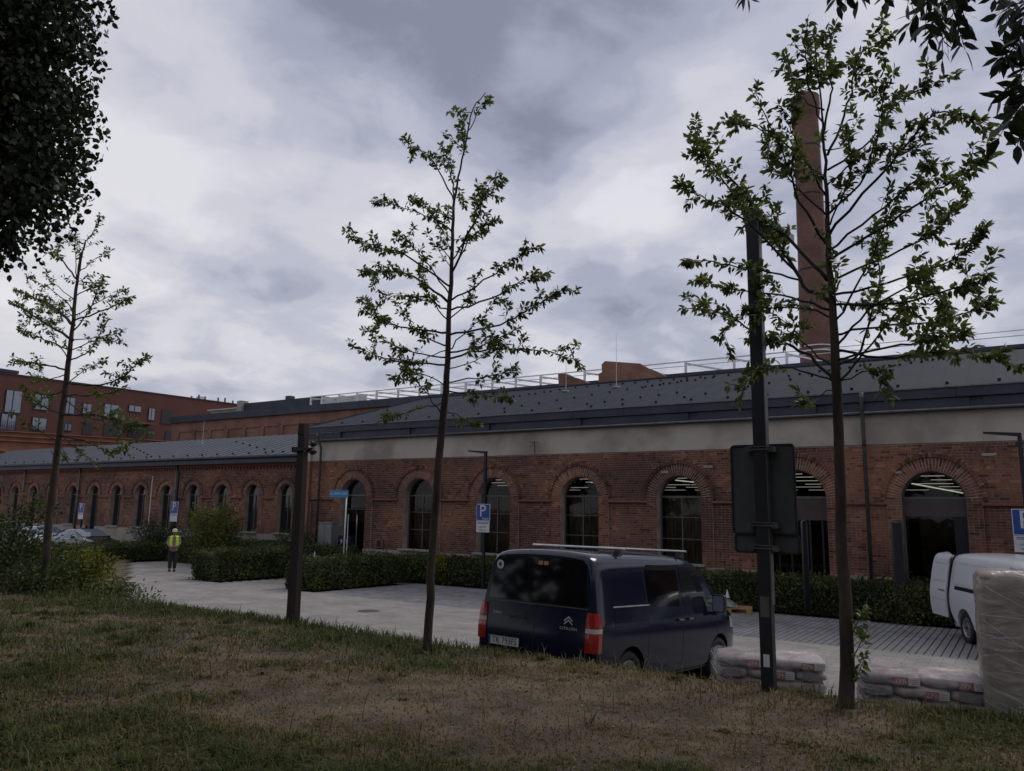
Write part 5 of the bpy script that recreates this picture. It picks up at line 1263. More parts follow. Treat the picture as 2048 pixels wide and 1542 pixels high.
for sx_ in (-1, 1): patch([(sx_*.815-.004, .56), (sx_*.815+.004, .56), (sx_*.76+.004, 1.83), (sx_*.76-.004, 1.83)], lambda x, z: Rr(x, z, .003), 10, 1).build('door_seam', M['black'], vn)
patch([(-.40, 1.0), (-.14, 1.0), (-.14, 1.035), (-.40, 1.035)], lambda x, z: Rr(x, z, .014), 1, 1).build('door_handle', M['black'], vn)
pl = empty('number_plate', (-.47, -.022, .70)); pl.parent = vn
MB().box(-.27, .27, -.006, .01, -.064, .064).build('plate_frame', M['black'], pl); MB().box(-.257, .257, -.010, -.006, -.053, .053).build('plate_face', M['plate'], pl); MB().box(-.257, -.22, -.012, -.0102, -.053, .053).build('blue_strip', M['signblue'], pl)
txt('TK 793FS', .115, M['ink'], pl, Matrix.Translation((.02, -.0125, 0)) @ FRONT, 'plate_number', .0008, sx=.92)
for zz, xx in ((1.03, .545), (1.07, .545)):
    p = lambda a, b: (xx+a, Rr(0, zz+b, .014)[1], zz+b)
    MB().prism([p(-.062, -.028), p(0, .016), p(.062, -.028), p(.062, -.012), p(0, .034), p(-.062, -.012)], (0, -.012, 0)).build('chevron', M['silver'], vn)
def on_rear(x, z): return Matrix.Translation((x, Rr(x, z, .012)[1], z)) @ FRONT
txt('CITROEN', .05, M['silver'], vn, on_rear(.545, .955), 'maker_lettering', .002, sx=1.25)
txt('Jumpy', .06, M['silver'], vn, on_rear(-.62, 1.06), 'model_lettering', .002)
p = Rr(-.655, 1.68, .01); s_ = MB().lathe([(0, 0), (.062, 0)], p, (0, -1, 0), 20); s_.build('round_sticker', M['signwhite'], vn)
lfm = MB().prism([(p[0]-.03, p[1]-.002, p[2]-.005), (p[0]-.018, p[1]-.002, p[2]+.012), (p[0]-.02, p[1]-.002, p[2]+.034), (p[0], p[1]-.002, p[2]+.02), (p[0]+.02, p[1]-.002, p[2]+.034), (p[0]+.018, p[1]-.002, p[2]+.012), (p[0]+.03, p[1]-.002, p[2]-.005), (p[0]+.004, p[1]-.002, p[2]-.022), (p[0]+.004, p[1]-.002, p[2]-.04), (p[0]-.004, p[1]-.002, p[2]-.04), (p[0]-.004, p[1]-.002, p[2]-.022)], (0, -.001, 0)); lfm.build('sticker_emblem', M['ink'], vn)
for xx in (.03, .12):
    q = Rr(xx, 1.735, .011); MB().box(xx-.035, xx+.035, q[1]-.002, q[1], 1.71, 1.76).build('amber_sticker', M['amber'], vn)
for k, (y, x0, x1) in enumerate(((.95, -.78, .78), (2.75, -.78, .78))):
    b_ = MB().tube([(x0, y, 1.962), (x1, y, 1.962)], .015, 8); b_.box(x0, x1, y-.03, y+.03, 1.953, 1.962); bb_ = b_.build('roof_bar', M['silver'], vn)
    for sx_ in (-.66, .66): MB().hexa([(sx_-.05, y-.05, 1.865), (sx_+.05, y-.05, 1.865), (sx_+.05, y+.05, 1.865), (sx_-.05, y+.05, 1.865), (sx_-.03, y-.03, 1.95), (sx_+.03, y-.03, 1.95), (sx_+.03, y+.03, 1.95), (sx_-.03, y+.03, 1.95)]).build('bar_foot', M['black'], bb_)
# white van with its rear door open
wv, lw = van('w', (-.66, 21.05, -.09), math.radians(204.2), 'white van with its rear door swung open, behind the wrapped pallet', 'white', 5.0, 1.0, 0, kind='white')
dr = empty('rear_door', (0, 0, 0)); dr.parent = wv
def ds(y, z, o_=0.0):
    x = lw.side(.15, max(z, .5))[0]-.035+o_; return (x+(-y)*.05, y, z)
dpoly = [(-.05, .44), (-.86, .44), (-.90, .62), (-.90, 1.15), (-.88, 1.55), (-.84, 1.84), (-.70, 1.88), (-.05, 1.83)]
patch(dpoly, lambda y, z: ds(y, z, .04), 14, 6).build('door_skin', M['white'], dr, True); patch(dpoly, lambda y, z: ds(y, z, 0), 14, 4).build('door_lining', M['white'], dr)
de = MB()
for i_ in range(len(dpoly)):
    a_, b_ = dpoly[i_], dpoly[(i_+1) % len(dpoly)]; K = 6
    for q in range(K):
        u0 = (a_[0]+(b_[0]-a_[0])*q/K, a_[1]+(b_[1]-a_[1])*q/K); u1 = (a_[0]+(b_[0]-a_[0])*(q+1)/K, a_[1]+(b_[1]-a_[1])*(q+1)/K); de.face([ds(*u0), ds(*u1), ds(*u1, .04), ds(*u0, .04)])
de.build('door_edge', M['white'], dr)
for z in (1.24, .82): patch([(-.86, z), (-.10, z), (-.10, z+.03), (-.86, z+.03)], lambda y, q: ds(y, q, .052), 1, 6).build('door_crease', M['white'], dr)
patch([(-.42, 1.02), (-.10, 1.02), (-.10, 1.04), (-.42, 1.04)], lambda y, q: ds(y, q, .056), 1, 2).build('door_handle', M['black'], dr)
patch([(-.80, 1.64), (-.10, 1.64), (-.10, 1.76), (-.78, 1.80)], lambda y, q: ds(y, q, .050), 3, 4).build('door_top_panel', M['white'], dr, True)
patch([(-.05, .40), (.02, .40), (.02, 1.86), (-.05, 1.86)], lambda y, z: ds(y, z, .015), 12, 1).build('door_pillar', M['black'], dr)
patch([(-.80, .50), (.86, .50), (.80, 1.74), (-.74, 1.74)], lambda x, z: lw.rear(x, z, .012), 6, 3).build('dark_opening_sheet', M['black'], wv)  # black sheet paints the dark inside of the load space
patch([(-.012, .36), (.085, .36), (.085, 1.83), (-.012, 1.83)], lambda y, z: lw.side(max(y, 0), z, .010), 14, 2).build('door_gap_shade', M['black'], wv)  # black strip paints the shade in the gap beside the open door
txt('', .05, M['ink'], wv, Matrix.Identity(4), 'x') if False else None
# parked cars at the left
def car(loc, rz, label, paint):
    root = empty('parked_car', loc, rz, label, 'car', 'cars parked by the brick wing')
    prof = [(0, .20), (.70, .20), (.82, .26), (.87, .40), (.885, .58), (.88, .74), (.86, .84), (.83, .90), (.77, 1.06), (.70, 1.22), (.63, 1.34), (.54, 1.39), (.3, 1.42), (0, 1.43)]
    st_ = [(0, .80, .72, .36), (.06, .90, .86, .30), (.2, .96, .96, .25), (.7, 1, 1.01, .2), (.95, 1, 1.05, .2), (1.35, 1, 1.26, .2), (1.75, 1, 1.39, .2), (2.2, 1, 1.43, .2), (2.7, 1, 1.41, .2), (3.1, 1, 1.25, .2), (3.55, 1, 1.00, .2), (4.2, .97, .90, .2), (4.5, .90, .80, .24), (4.6, .78, .62, .3)]
    lo = Loft(prof, .90, 1.43, st_); me = lo.body(); me.materials.append(M[paint]); auto_smooth(me, 40); link('body', me, root)
    for y in (.85, 3.7):
        for sx_ in (1, -1):
            MB().lathe([(0, .003), (.36, .003)], (sx_*.886, y, .33), (sx_, 0, 0), 24).build('wheel_arch', M['black'], root); wheel(root, sx_*.90, y, .31, out=sx_)
    for sx_ in (1, -1):
        S = lambda y, z, o_=.004: (lambda p: (sx_*p[0], p[1], p[2]))(lo.side(y, z, o_))
        patch([(1.08, .93), (1.62, .93), (1.62, 1.30), (1.50, 1.27)], S, 5, 2).build('side_window', M['dwindow'], root, True)
        patch([(1.68, .93), (2.35, .93), (2.35, 1.345), (1.68, 1.32)], S, 5, 3).build('side_window', M['dwindow'], root, True)
        patch([(2.42, .93), (3.30, .93), (3.32, .95), (2.80, 1.25), (2.42, 1.34)], S, 5, 3).build('side_window', M['dwindow'], root, True)
        patch([(1.0, .905), (3.4, .905), (3.4, .922), (1.0, .922)], lambda y, z: S(y, z, .008), 1, 8).build('belt_trim', M['silver'], root)
        m_ = MB().box(min(sx_*.86, sx_*1.02), max(sx_*.86, sx_*1.02), 3.0, 3.12, .92, 1.05); m_.build('mirror', M[paint], root)
        MB().box(min(sx_*.5, sx_*.78), max(sx_*.5, sx_*.78), 4.42, 4.58, .60, .72).build('headlight', M['clearlight'], root); MB().box(min(sx_*.5, sx_*.80), max(sx_*.5, sx_*.80), .005, .08, .66, .80).build('tail_light', M['redlight'], root)
    for y0, y1, a, b in ((.98, 1.70, 1.03, 1.36), (2.78, 3.48, 1.38, 1.02)):
        mb = MB(); prev = None
        for k in range(7):
            y = y0+(y1-y0)*k/6; row = []
            for (x, z) in [(q, w) for (q, w) in prof if w >= 1.34]: row.append((x*1.08, y, lo.mapz(z, y)+.008))
            row = row+[(-x, y_, z) for (x, y_, z) in row[::-1][1:]]
            if prev:
                for q in range(len(row)-1): mb.face([prev[q], prev[q+1], row[q+1], row[q]])
            prev = row
        mb.build('windscreen', M['dwindow'], root, True)
    return root
car((-43.2, 21.9, -.10), math.radians(-88), 'dark saloon car parked behind the shrubs, facing right', 'greencar')
car((-48.6, 22.4, -.10), math.radians(-88), 'pale car mostly hidden behind the young tree trunk and shrubs', 'white')
car((-54.0, 22.8, -.11), math.radians(-90), 'dark green car at far left behind the shrubs', 'greencar')

# ------------------------------------------------------------------ tall lamp post with the backs of two boards
lp = empty('lamp_post', (-2.225, 8.18, .80), 0, 'tall dark square lamp post carrying two sign boards seen from behind', 'lamp post')
MB().box(-.062, .062, -.06, .06, -.1, 5.10).build('post', M['darkmetal'], lp)
MB().box(.0622, .074, -.055, .055, .9, 5.02).build('side_channel', M['greymetal'], lp)
MB().box(-.085, .085, -.072, .072, -.05, .03).build('base_plate', M['darkmetal'], lp)
MB().hexa([(-.09, -.05, 4.96), (.09, -.05, 4.96), (.24, .86, 4.96), (.03, .86, 4.96), (-.09, -.05, 5.05), (.09, -.05, 5.05), (.24, .86, 5.05), (.03, .86, 5.05)]).build('lamp_head', M['gutter'], lp); MB().hexa([(-.03, .12, 4.952), (.09, .12, 4.952), (.21, .82, 4.952), (.05, .82, 4.952), (-.03, .12, 4.96), (.09, .12, 4.96), (.21, .82, 4.96), (.05, .82, 4.96)]).build('lamp_lens', M['steel'], lp)
MB().box(-.03, .03, -.066, -.060, .30, .42).build('post_label', M['signwhite'], lp)
MB().box(-.045, .045, -.063, -.0601, .78, .98).build('service_door', M['greymetal'], lp)
def board(x0, x1, z0, z1, yb, label, cat_, nm):
    b_ = empty(nm, (-2.225, 8.18, .80+z0), 0, label, cat_, 'sign boards on the tall lamp post'); r = .03
    pts = []
    for cx_, cz_, a0 in ((x1-r, z1-z0-r, 0), (x0+r, z1-z0-r, 90), (x0+r, r, 180), (x1-r, r, 270)):
        for k in range(5): t = math.radians(a0+90*k/4); pts.append((cx_+r*math.cos(t), yb, cz_+r*math.sin(t)))
    MB().prism(pts, (0, .004, 0)).build('panel', mat('board_back', (.06, .068, .07), .55, .3, var=.12), b_)
    rim = MB()
    for i in range(len(pts)): rim.bar(Vector(pts[i])-Vector((0, .008, 0)), Vector(pts[(i+1) % len(pts)])-Vector((0, .008, 0)), .008, .02)
    rim.build('edge', M['darkmetal'], b_)
    for zc in (((z1-z0)-.06, .08) if z1-z0 > .4 else (.04,)):
        c_ = MB().box(-.125, .125, -.072, -.063, zc, zc+.014); c_.box(-.15, -.09, -.062, yb, zc-.02, zc+.035).box(.09, .15, -.062, yb, zc-.02, zc+.035).box(-.125, .125, -.072, -.063, zc+.03, zc+.042); c_.build('clamp', M['greymetal'], b_)
board(-.335, .315, 1.60, 2.52, .075, 'upper larger sign board back, clamped to the tall lamp post', 'sign board', 'sign_board')
board(-.32, .33, 1.41, 1.592, .085, 'lower smaller sign board back, clamped to the tall lamp post', 'sign board', 'sign_board')
# old dark post with insulators
op_ = empty('old_post', (-9.11, 8.12, .84), 0, 'dark rusty wooden post with a metal band and insulators near its top', 'post')
MB().hexa([(-.095, -.05, -.1), (.095, -.05, -.1), (.095, .05, -.1), (-.095, .05, -.1), (-.08, -.045, 2.85), (.06, -.045, 2.85), (.06, .045, 2.85), (-.08, .045, 2.85)]).build('post_shaft', M['wood'], op_)
MB().hexa([(-.09, -.052, 2.85), (.055, -.052, 2.85), (.055, .045, 2.85), (-.09, .045, 2.85), (-.075, -.045, 3.02), (.045, -.045, 3.02), (.045, .045, 3.02), (-.075, .045, 3.02)]).build('post_tip', M['wood'], op_)
MB().box(-.17, .15, -.075, -.055, 2.60, 2.65).box(-.17, .15, .055, .075, 2.60, 2.65).box(-.17, -.14, -.075, .075, 2.585, 2.665).build('band', M['darkmetal'], op_)
for i, zz in enumerate((2.70, 2.58)):
    MB().tube([(.10, 0, zz), (.20, 0, zz), (.30, 0, zz)], [.012, .012, .012], 6).lathe([(0, -.04), (.035, -.04), (.045, -.01), (.028, 0), (.042, .02), (.03, .045), (0, .05)], (.22, 0, zz), (1, 0, 0), 12).build('insulator', M['black'], op_)
# ------------------------------------------------------------------ parking signs
def psign(x, y, z0, zt, wd, ht, label, lamp=0, small=True, lab2='', pole_h=None, txt_=True, face=0):
    r_ = empty('parking_sign', (x, y, gz(x, y)), face, label, 'sign', 'blue parking signs'); g = gz(x, y); z0 -= g; zt -= g
    ph = pole_h-g if pole_h else zt+.05
    MB().box(-.045, .045, -.045, .045, 0, ph).build('pole', M['darkmetal'], r_)
    if lamp: MB().hexa([(-.75, -.05, ph-.02+.03), (.045, -.05, ph-.09), (.045, .05, ph-.09), (-.75, .05, ph+.01), (-.75, -.05, ph+.06), (.045, -.05, ph+.0), (.045, .05, ph+.0), (-.75, .05, ph+.06)]).build('lamp_arm', M['darkmetal'], r_)
    p_ = MB().box(-wd/2, wd/2, -.075, -.06, z0, zt).build('panel', M['signwhite'], r_)
    MB().box(-wd/2+.018, wd/2-.018, -.079, -.0752, z0+.018, zt-.018).build('blue_field', M['signblue'], p_)
    h_ = zt-z0
    txt('P', h_*1.0, M['signwhite'], p_, Matrix.Translation((-.02, -.082, z0+h_*.56)) @ FRONT, 'letter_P', .001, sx=1.0)
    if txt_: txt('Płatny', h_*.20, M['signwhite'], p_, Matrix.Translation((wd*.18, -.082, z0+h_*.13)) @ FRONT, 'word', .001)
    q = MB().box(-wd/2, wd/2-.02, -.074, -.062, z0-.42*ht, z0-.01).build('info_plate', M['signwhite'], r_)
    for k, (zz, w2, hh) in enumerate(((z0-.06, wd*.8, .015), (z0-.10, wd*.8, .02))):
        MB().box(-w2/2, w2/2, -.0765, -.0745, zz, zz+hh).build('printed_line', M['signblue'], q)
    if txt_:
        txt('5.00-17.00', .075, M['ink'], q, Matrix.Translation((-.02, -.0765, z0-.42*ht*.55)) @ FRONT, 'hours', .001)
        txt('PARKING', .065, M['ink'], q, Matrix.Translation((-.02, -.0765, z0-.42*ht*.82)) @ FRONT, 'word', .001)
    return r_
psign(-15.83, 22.55, 2.22, 2.80, .58, .95, 'blue parking sign on a slim dark lamp pole left of the dark van', lamp=1, pole_h=4.66)
psign(.13, 22.4, 2.21, 2.83, .60, .95, 'blue parking sign cut by the right edge above the white van', lamp=1, pole_h=4.66)
psign(-36.1, 24.0, 2.15, 2.75, .62, .95, 'blue parking sign directly behind the person in the yellow vest', txt_=False, pole_h=4.3)
psign(-45.3, 24.2, 2.05, 2.60, .55, .85, 'small distant blue parking sign above the dark parked car', txt_=False)
# street name sign
ss = empty('street_name_sign', (-20.95, 20.9, gz(0, 20.9)), 0, 'blue street name sign on a slim white pole by the hall corner', 'sign')
MB().tube([(0, 0, 0), (0, 0, 3.2)], .028, 10).build('pole', M['steel'], ss, True)
MB().box(-.85, .12, -.045, -.03, 3.06, 3.33).build('name_plate', M['signcyan'], ss); txt('UL. FABRYCZNA', .125, M['signwhite'], ss, Matrix.Translation((-.365, -.048, 3.195)) @ FRONT, 'street_name', .001)
# cabinets, bins and small poles by the first door
cb_ = empty('utility_cabinet', (-24.78, 23.75, -.13), 0, 'tall pale grey utility cabinet at the corner of the hall', 'cabinet')
MB().box(-.40, .40, -.2, .2, .12, 2.05).build('case', M['cabinet'], cb_); MB().box(-.42, .42, -.22, .22, 2.05, 2.10).build('lid', M['cabinet'], cb_)
for xx in (-.39, .01): MB().box(xx, xx+.38, -.212, -.201, .2, 2.0).build('door', M['cabinet'], cb_)
MB().box(-.40, .40, -.21, .2, 0, .119).build('foot', M['concrete'], cb_); MB().box(-.02, .0, -.235, -.212, 1.0, 1.15).build('handle', M['darkmetal'], cb_)
bn = empty('navy_information_box', (-23.62, 23.70, -.13), 0, 'low navy box with two white marks beside the first hall door', 'box')
MB().box(-.36, .36, -.15, .15, 0, 1.58).build('case', M['navy'], bn)
for xx in (-.16, .16): txt('9', .26, M['signwhite'], bn, Matrix.Translation((xx, -.153, 1.32)) @ FRONT, 'white_mark', .001)
pt = empty('small_marker_post', (-23.55, 21.9, -.1), 0, 'short white marker post in front of the grey cabinet', 'marker post'); MB().tube([(0, 0, 0), (0, 0, .72)], .022, 8).lathe([(.05, .72), (.035, .85), (.0, 1.0)], (0, 0, 0), (0, 0, 1), 10).build('marker', M['signwhite'], pt)
pt = empty('slim_steel_pole', (-22.3, 22.4, -.11), 0, 'slim steel pole beside the first hall door', 'pole'); MB().tube([(0, 0, 0), (0, 0, 2.45)], .018, 8).build('pole', M['steel'], pt)
# steel hoops by the entrances
def hoop(x, y, h, w_, rz, label):
    r_ = empty('steel_hoop', (x, y, gz(x, y)), rz, label, 'hoop', 'tall steel hoops by the hall doors')
    pts = [(-w_/2, 0, 0), (-w_/2, 0, h-.06)]+[(-w_/2+.06-.06*math.cos(t), 0, h-.06+.06*math.sin(t)) for t in (PI/6, PI/3, PI/2)]+[(w_/2-.06+.06*math.sin(t), 0, h-.06+.06*math.cos(t)) for t in (0, PI/6, PI/3, PI/2)]+[(w_/2, 0, 0)]
    MB().tube(pts, .024, 8).build('tube_frame', M['greymetal'], r_, True); MB().box(-w_/2+.03, w_/2-.03, -.01, .01, .2, h-.06).build('dark_panel', M['darkmetal'], r_)
hoop(-2.72, 22.65, 2.62, .27, math.radians(8), 'steel hoop with dark panel in front of the rightmost open doorway')
hoop(-5.05, 22.65, 2.55, .20, math.radians(62), 'steel hoop seen nearly edge on, right of the tall lamp post')
# pallet with tarp
pr = empty('small_pallet', (-7.0, 22.0, gz(0, 22)), math.radians(14), 'wooden pallet with crumpled grey sheeting beyond the front of the van', 'pallet')
def pallet(root, L_=1.2, W_=.8, z=0):
    for k in range(5): MB().box(-L_/2, L_/2, -W_/2+k*(W_-.1)/4, -W_/2+k*(W_-.1)/4+.1, z+.122, z+.144).build('deck_board', M['pallet'], root)
    for xx in (-L_/2, -.07, L_/2-.14):
        for yy in (-W_/2, -.05, W_/2-.1): MB().box(xx, xx+.14, yy, yy+.1, z+.022, z+.1).build('block', M['pallet'], root)
        MB().box(xx, xx+.14, -W_/2, W_/2, z+.1, z+.1215).build('stringer_board', M['pallet'], root)
    for yy in (-W_/2, -.05, W_/2-.1): MB().box(-L_/2, L_/2, yy, yy+.1, z, z+.0215).build('bottom_board', M['pallet'], root)
pallet(pr)
tp = MB(); gx = np.linspace(-.65, .25, 14); gy = np.linspace(-.38, .38, 10); hh = lambda x, y: .145+max(0, .26*(1-((x+.2)/.47)**2)*(1-(y/.42)**2))*(.6+.8*abs(noise.noise((x*6, y*6, 2))))
for i in range(13):
    for j in range(9): tp.face([(gx[a], gy[b], hh(gx[a], gy[b])) for a, b in ((i, j), (i+1, j), (i+1, j+1), (i, j+1))])
tp_o = tp.build('sheeting', M['tarp'], None, True); tp_o.parent = pr
cone_ = MB().lathe([(.06, .38), (.045, .45), (.0, .62)], (-.05, 0, 0), (0, 0, 1), 10); cone_.build('sheeting_peak', M['signwhite'], pr)

# ------------------------------------------------------------------ wrapped bag stacks
def bag_mesh(a, b, c, mt, seed):
    n1_, n2_ = 16, 9; V = []; F = []; rr = random.Random(seed)
    sg = lambda v_, e: math.copysign(abs(v_)**e, v_)
    for j in range(n2_+1):
        ph = -PI/2+PI*j/n2_
        for i in range(n1_*2):
            th = 2*PI*i/(n1_*2); cz = sg(math.sin(ph), .75); cxy = abs(math.cos(ph))**.42
            x = a*sg(math.cos(th), .32)*cxy; y = b*sg(math.sin(th), .32)*cxy; z = c*cz
            nn = noise.noise((x*7+seed, y*7, z*9)); V.append((x+nn*.008, y+nn*.008, z+nn*.012+.008*noise.noise((x*22, y*22, seed))))
    m = n1_*2
    for j in range(n2_):
        for i in range(m): F.append((j*m+i, j*m+(i+1) % m, (j+1)*m+(i+1) % m, (j+1)*m+i))
    me = bpy.data.meshes.new('bag'); me.from_pydata(V, [], F); me.materials.append(mt); me.polygons.foreach_set('use_smooth', [True]*len(F)); return me
bagp = {}
def stack(loc, rz, layers, label, mt='bag', printed=True, W_=.96, D_=.66, lh=.128, filmm='film', name='wrapped_bag_stack', group='plastic wrapped pallets of bags'):
    r_ = empty(name, loc, rz, label, 'bag stack', group); pallet(r_, W_+.02, D_+.08)
    z = .145
    for k in range(layers):
        wid = [.5, .5] if k % 2 == 0 else [.28, .44, .28]
        x = -W_/2
        for q, w_ in enumerate(wid):
            w_ *= W_; key = (round(w_, 2), mt, lh, (k*3+q) % 3)
            if key not in bagp: bagp[key] = bag_mesh(w_/2*1.03, D_/2, lh*.56, M[mt] if mt == 'sack' or (k*3+q) % 3 else M['bag2'], (k*3+q) % 3)
            b_ = link('bag', bagp[key], r_, (x+w_/2, R_.uniform(-.012, .012), z+lh/2), (0, 0, R_.uniform(-.02, .02)))
            if printed and k >= layers-5:
                if w_ > .4:
                    yb = -D_/2*1.0-.006
                    front = MB(); 
                    MB().box(w_*.05, w_*.27, yb, yb+.01, -.04, .03).build('red_print', M['bagred'], b_); 
                    txt('ZPR', .062, M['bagwhite'], b_, Matrix.Translation((w_*.16, yb-.001, -.005)) @ FRONT, 'bag_lettering', .0008)
                    MB().box(w_*.28, w_*.46, yb-.001, yb+.01, -.042, .038).build('white_print', M['bagwhite'], b_)
                    for zz in (-.03, -.01, .01): MB().box(w_*.31, w_*.43, yb-.002, yb-.001, zz, zz+.005).build('printed_line', M['baggrey'], b_)
                else:
                    yb = -D_/2-.004; MB().box(-w_*.3, w_*.25, yb, yb+.01, -.04, .04).build('grey_print', M['baggrey'], b_)
            x += w_
        z += lh
    # stretch film: a loose shell with folds
    n = 60; rows = 14; V = []; F = []; Ht = z+.02; hx, hy = W_/2+.025, D_/2+.03
    sg = lambda v_, e: math.copysign(abs(v_)**e, v_)
    for j in range(rows+1):
        t = j/rows
        for i in range(n):
            th = 2*PI*i/n; zz = .10+(Ht-.10)*min(1, t/.82); sh = 1 if t < .82 else 1-((t-.82)/.18)*.75
            if t >= .82: zz = Ht-.012+.018*noise.noise((math.cos(th)*3, math.sin(th)*3, t*9))
            bul = 1+.018*noise.noise((math.cos(th)*4, math.sin(th)*4, zz*7))+.012*math.sin(zz*2*PI/lh)
            lft = max(0, -math.cos(th)-.6)*.10*(1+.8*math.sin(zz*38+th*3)*.5) if filmm == 'film' else 0
            V.append((sg(math.cos(th), .28)*hx*sh*bul-lft, sg(math.sin(th), .28)*hy*sh*bul, zz+.03*noise.noise((th*3, t*5, 1))*(t > .6)))
    for j in range(rows):
        for i in range(n): F.append((j*n+i, j*n+(i+1) % n, (j+1)*n+(i+1) % n, (j+1)*n+i))
    F.append(tuple(rows*n+i for i in range(n)))
    me = bpy.data.meshes.new('stretch_film'); me.from_pydata(V, [], F); me.materials.append(M[filmm]); me.polygons.foreach_set('use_smooth', [True]*len(F)); link('stretch_film', me, r_)
    fd = MB()                      # gathered folds of film
    for k in range(26 if filmm == 'film' else 60):
        if filmm == 'film':
            z0 = R_.uniform(.25, Ht); x0 = -hx-.06+R_.uniform(0, .05); pts = [(x0, -hy*R_.uniform(.2, 1.0), z0), (x0+.08, -hy-.02, z0-R_.uniform(.02, .10)), (x0+R_.uniform(.1, .25), -hy-.025, z0-R_.uniform(.03, .14))]
        else:
            z0 = R_.uniform(.1, Ht-.1); dz = R_.uniform(-.35, .1) if k % 3 else -.5; x0 = R_.uniform(-hx, hx*.2); x1 = x0+R_.uniform(.3, .9); pts = [(x0, -hy-.045, z0), ((x0+x1)/2, -hy-.05, z0+dz*.45), (min(x1, hx), -hy-.045, z0+dz)]
        fd.tube(pts, [.002, R_.uniform(.0012, .003), .001], 4)
    fd.build('film_folds', M['foldw'], r_); return r_
M['foldw'] = film('film_fold', (.62, .62, .65), .55, .2)
Zs = lambda y: gz(-2, y)
stack((-2.50, 9.22, .12), math.radians(19), 7, 'stack of white and red bags under film, left one behind the lamp post', W_=1.14, lh=.112)
stack((-1.0, 9.20, .12), math.radians(13), 7, 'stack of white and red bags under film right of the thick tree trunk', W_=1.14, lh=.112)
stack((.14, 9.30, .13), math.radians(4), 12, 'tall brown stack wrapped in milky film at the right edge', mt='sack', printed=False, W_=1.12, D_=.85, lh=.150, filmm='film2', name='tall_wrapped_stack')

# ------------------------------------------------------------------ the person

def skin_mesh(verts, edges, mt, sub=2, name='m'):
    me = bpy.data.meshes.new(name); me.from_pydata([v_[:3] for v_ in verts], edges, []); o_ = bpy.data.objects.new('tmp', me); C.objects.link(o_)
    md = o_.modifiers.new('s', 'SKIN'); md.use_smooth_shade = True; sv = me.skin_vertices[0].data
    for i, v_ in enumerate(verts): sv[i].radius = (v_[3], v_[4] if len(v_) > 4 else v_[3]); sv[i].use_root = (i == 0)
    ss_ = o_.modifiers.new('u', 'SUBSURF'); ss_.levels = sub; ss_.render_levels = sub
    dg = bpy.context.evaluated_depsgraph_get(); r = bpy.data.meshes.new_from_object(o_.evaluated_get(dg)); bpy.data.objects.remove(o_)
    r.materials.clear(); r.materials.append(mt); r.polygons.foreach_set('use_smooth', [True]*len(r.polygons)); return r
pp = empty('person', (-28.91, 19.28, gz(0, 19.28)+.005), math.radians(56), 'person in pale cap, yellow vest and dark trousers standing on the paving', 'person')
bv = [(0, 0, .95, .15, .11), (0, 0, 1.12, .135, .10), (0, -.01, 1.30, .16, .11), (0, 0, 1.42, .13, .08), (0, 0, 1.50, .055, .055), (0, -.01, 1.58, .075, .085), (0, -.012, 1.68, .078, .095), (0, 0, 1.73, .05, .06),
      (.17, 0, 1.42, .06, .06), (.235, .02, 1.18, .045, .045), (.12, -.16, 1.06, .034, .034), (.05, -.20, 1.05, .026, .036),
      (-.17, 0, 1.42, .06, .06), (-.245, .02, 1.18, .045, .045), (-.12, -.16, 1.04, .034, .034), (-.05, -.21, 1.03, .026, .036),
      (.09, 0, .88, .085, .09), (.095, -.02, .50, .06, .06), (.09, .01, .12, .042, .042), (.095, -.06, .045, .04, .035), (.10, -.15, .03, .038, .025),
      (-.09, 0, .88, .085, .09), (-.10, -.03, .50, .06, .06), (-.09, -.02, .12, .042, .042), (-.095, -.09, .045, .04, .035), (-.10, -.18, .03, .038, .025)]
be = [(0, 1), (1, 2), (2, 3), (3, 4), (4, 5), (5, 6), (6, 7), (3, 8), (8, 9), (9, 10), (10, 11), (3, 12), (12, 13), (13, 14), (14, 15), (0, 16), (16, 17), (17, 18), (18, 19), (19, 20), (0, 21), (21, 22), (22, 23), (23, 24), (24, 25)]
for sx_, wi in ((1, 11), (-1, 15)):
    wx, wy_, wz = bv[wi][:3]
    for k in range(5):
        i = len(bv); bv.append((wx-sx_*(.035+.004*k), wy_-.012, wz+.03-.017*k, .009)); bv.append((wx-sx_*(.065+.006*(k in (1, 2))), wy_+.002, wz+.024-.017*k, .008)); be += [(wi, i), (i, i+1)]
link('body', skin_mesh(bv, be, M['skin'], 1), pp)
tv = [(0, 0, .93, .165, .125), (.09, 0, .84, .105, .11), (.097, -.02, .50, .085, .085), (.09, .0, .10, .075, .08), (-.09, 0, .84, .105, .11), (-.10, -.03, .50, .085, .085), (-.09, -.02, .10, .075, .08)]
link('trousers', skin_mesh(tv, [(0, 1), (1, 2), (2, 3), (0, 4), (4, 5), (5, 6)], M['darkcloth'], 2), pp)
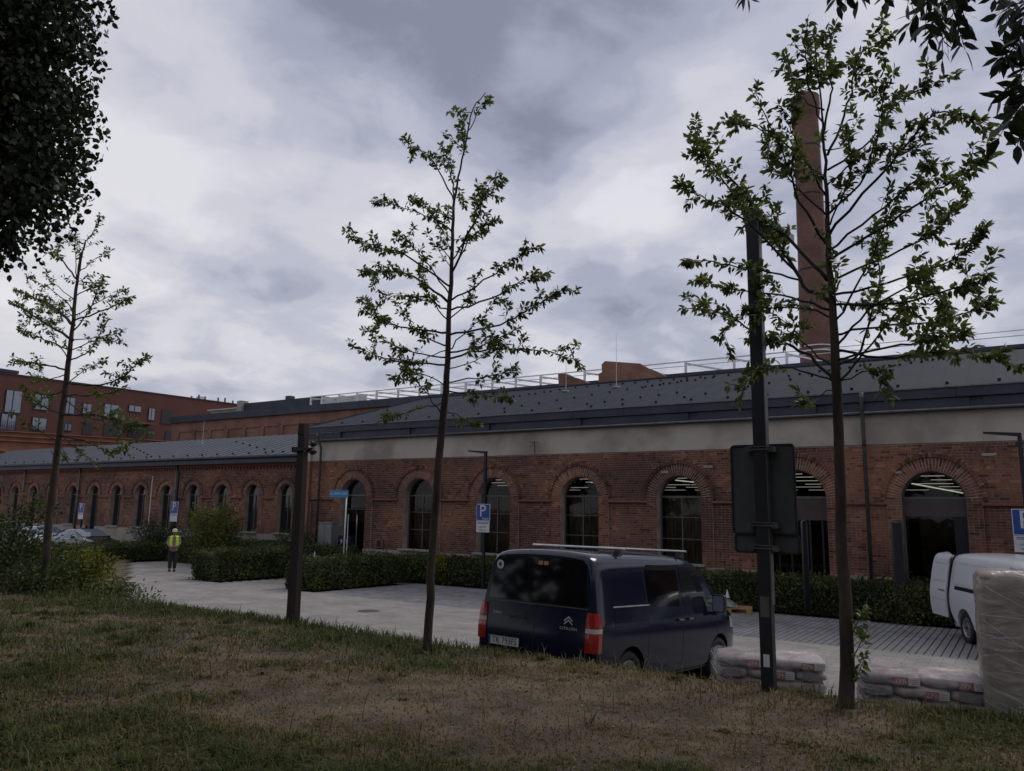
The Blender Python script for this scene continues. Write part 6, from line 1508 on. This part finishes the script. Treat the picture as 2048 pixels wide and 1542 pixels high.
sv_ = [(0, 0, .88, .185, .14), (0, 0, 1.10, .165, .125), (0, 0, 1.30, .18, .13), (0, 0, 1.43, .13, .095), (.175, 0, 1.42, .075, .075), (.24, .02, 1.18, .06, .06), (.14, -.13, 1.07, .05, .05), (-.175, 0, 1.42, .075, .075), (-.25, .02, 1.18, .06, .06), (-.14, -.13, 1.05, .05, .05)]
link('shirt', skin_mesh(sv_, [(0, 1), (1, 2), (2, 3), (3, 4), (4, 5), (5, 6), (3, 7), (7, 8), (8, 9)], M['greycloth'], 2), pp)
vest = MB()
for j, (z0, z1, w0, w1) in enumerate(((1.02, 1.16, .205, .20), (1.16, 1.32, .20, .205), (1.32, 1.44, .205, .19), (1.44, 1.50, .19, .13))):
    for k in range(20):
        t0 = -PI/2+.32+(2*PI-.64)*k/20; t1 = -PI/2+.32+(2*PI-.64)*(k+1)/20
        if j == 2 and (abs(math.sin(t0)) < .35): continue
        P4 = [(w0*math.cos(t0), w0*.78*math.sin(t0), z0), (w0*math.cos(t1), w0*.78*math.sin(t1), z0), (w1*math.cos(t1), w1*.78*math.sin(t1), z1), (w1*math.cos(t0), w1*.78*math.sin(t0), z1)]
        vest.face(P4)
vest.build('hi_vis_vest', M['hivis'], pp, True)
MB().lathe([(.108, 1.66), (.107, 1.70), (.095, 1.75), (.06, 1.785), (0, 1.795)], (0, -.01, 0), (0, 0, 1), 20).prism([(-.085, -.10, 1.665), (.085, -.10, 1.665), (.06, -.19, 1.655), (-.06, -.19, 1.655)], (0, 0, .012)).build('cap', M['cream'], pp, True)
for sx_ in (-1, 1):
    MB().prism([(sx_*.095-.05, -.19, 0), (sx_*.095+.05, -.19, 0), (sx_*.095+.045, .06, 0), (sx_*.095-.045, .06, 0)], (0, 0, .085)).build('shoe', M['ink'], pp)
    MB().lathe([(0, 0), (.012, -.006)], (sx_*.035, -.108, 1.635), (0, -1, 0), 8).build('eye', M['ink'], pp)
MB().prism([(-.014, -.10, 1.60), (.014, -.10, 1.60), (0, -.128, 1.602), (0, -.104, 1.64)], (0, .002, .002)).build('nose', M['skin'], pp)

pp.scale = (.95,)*3
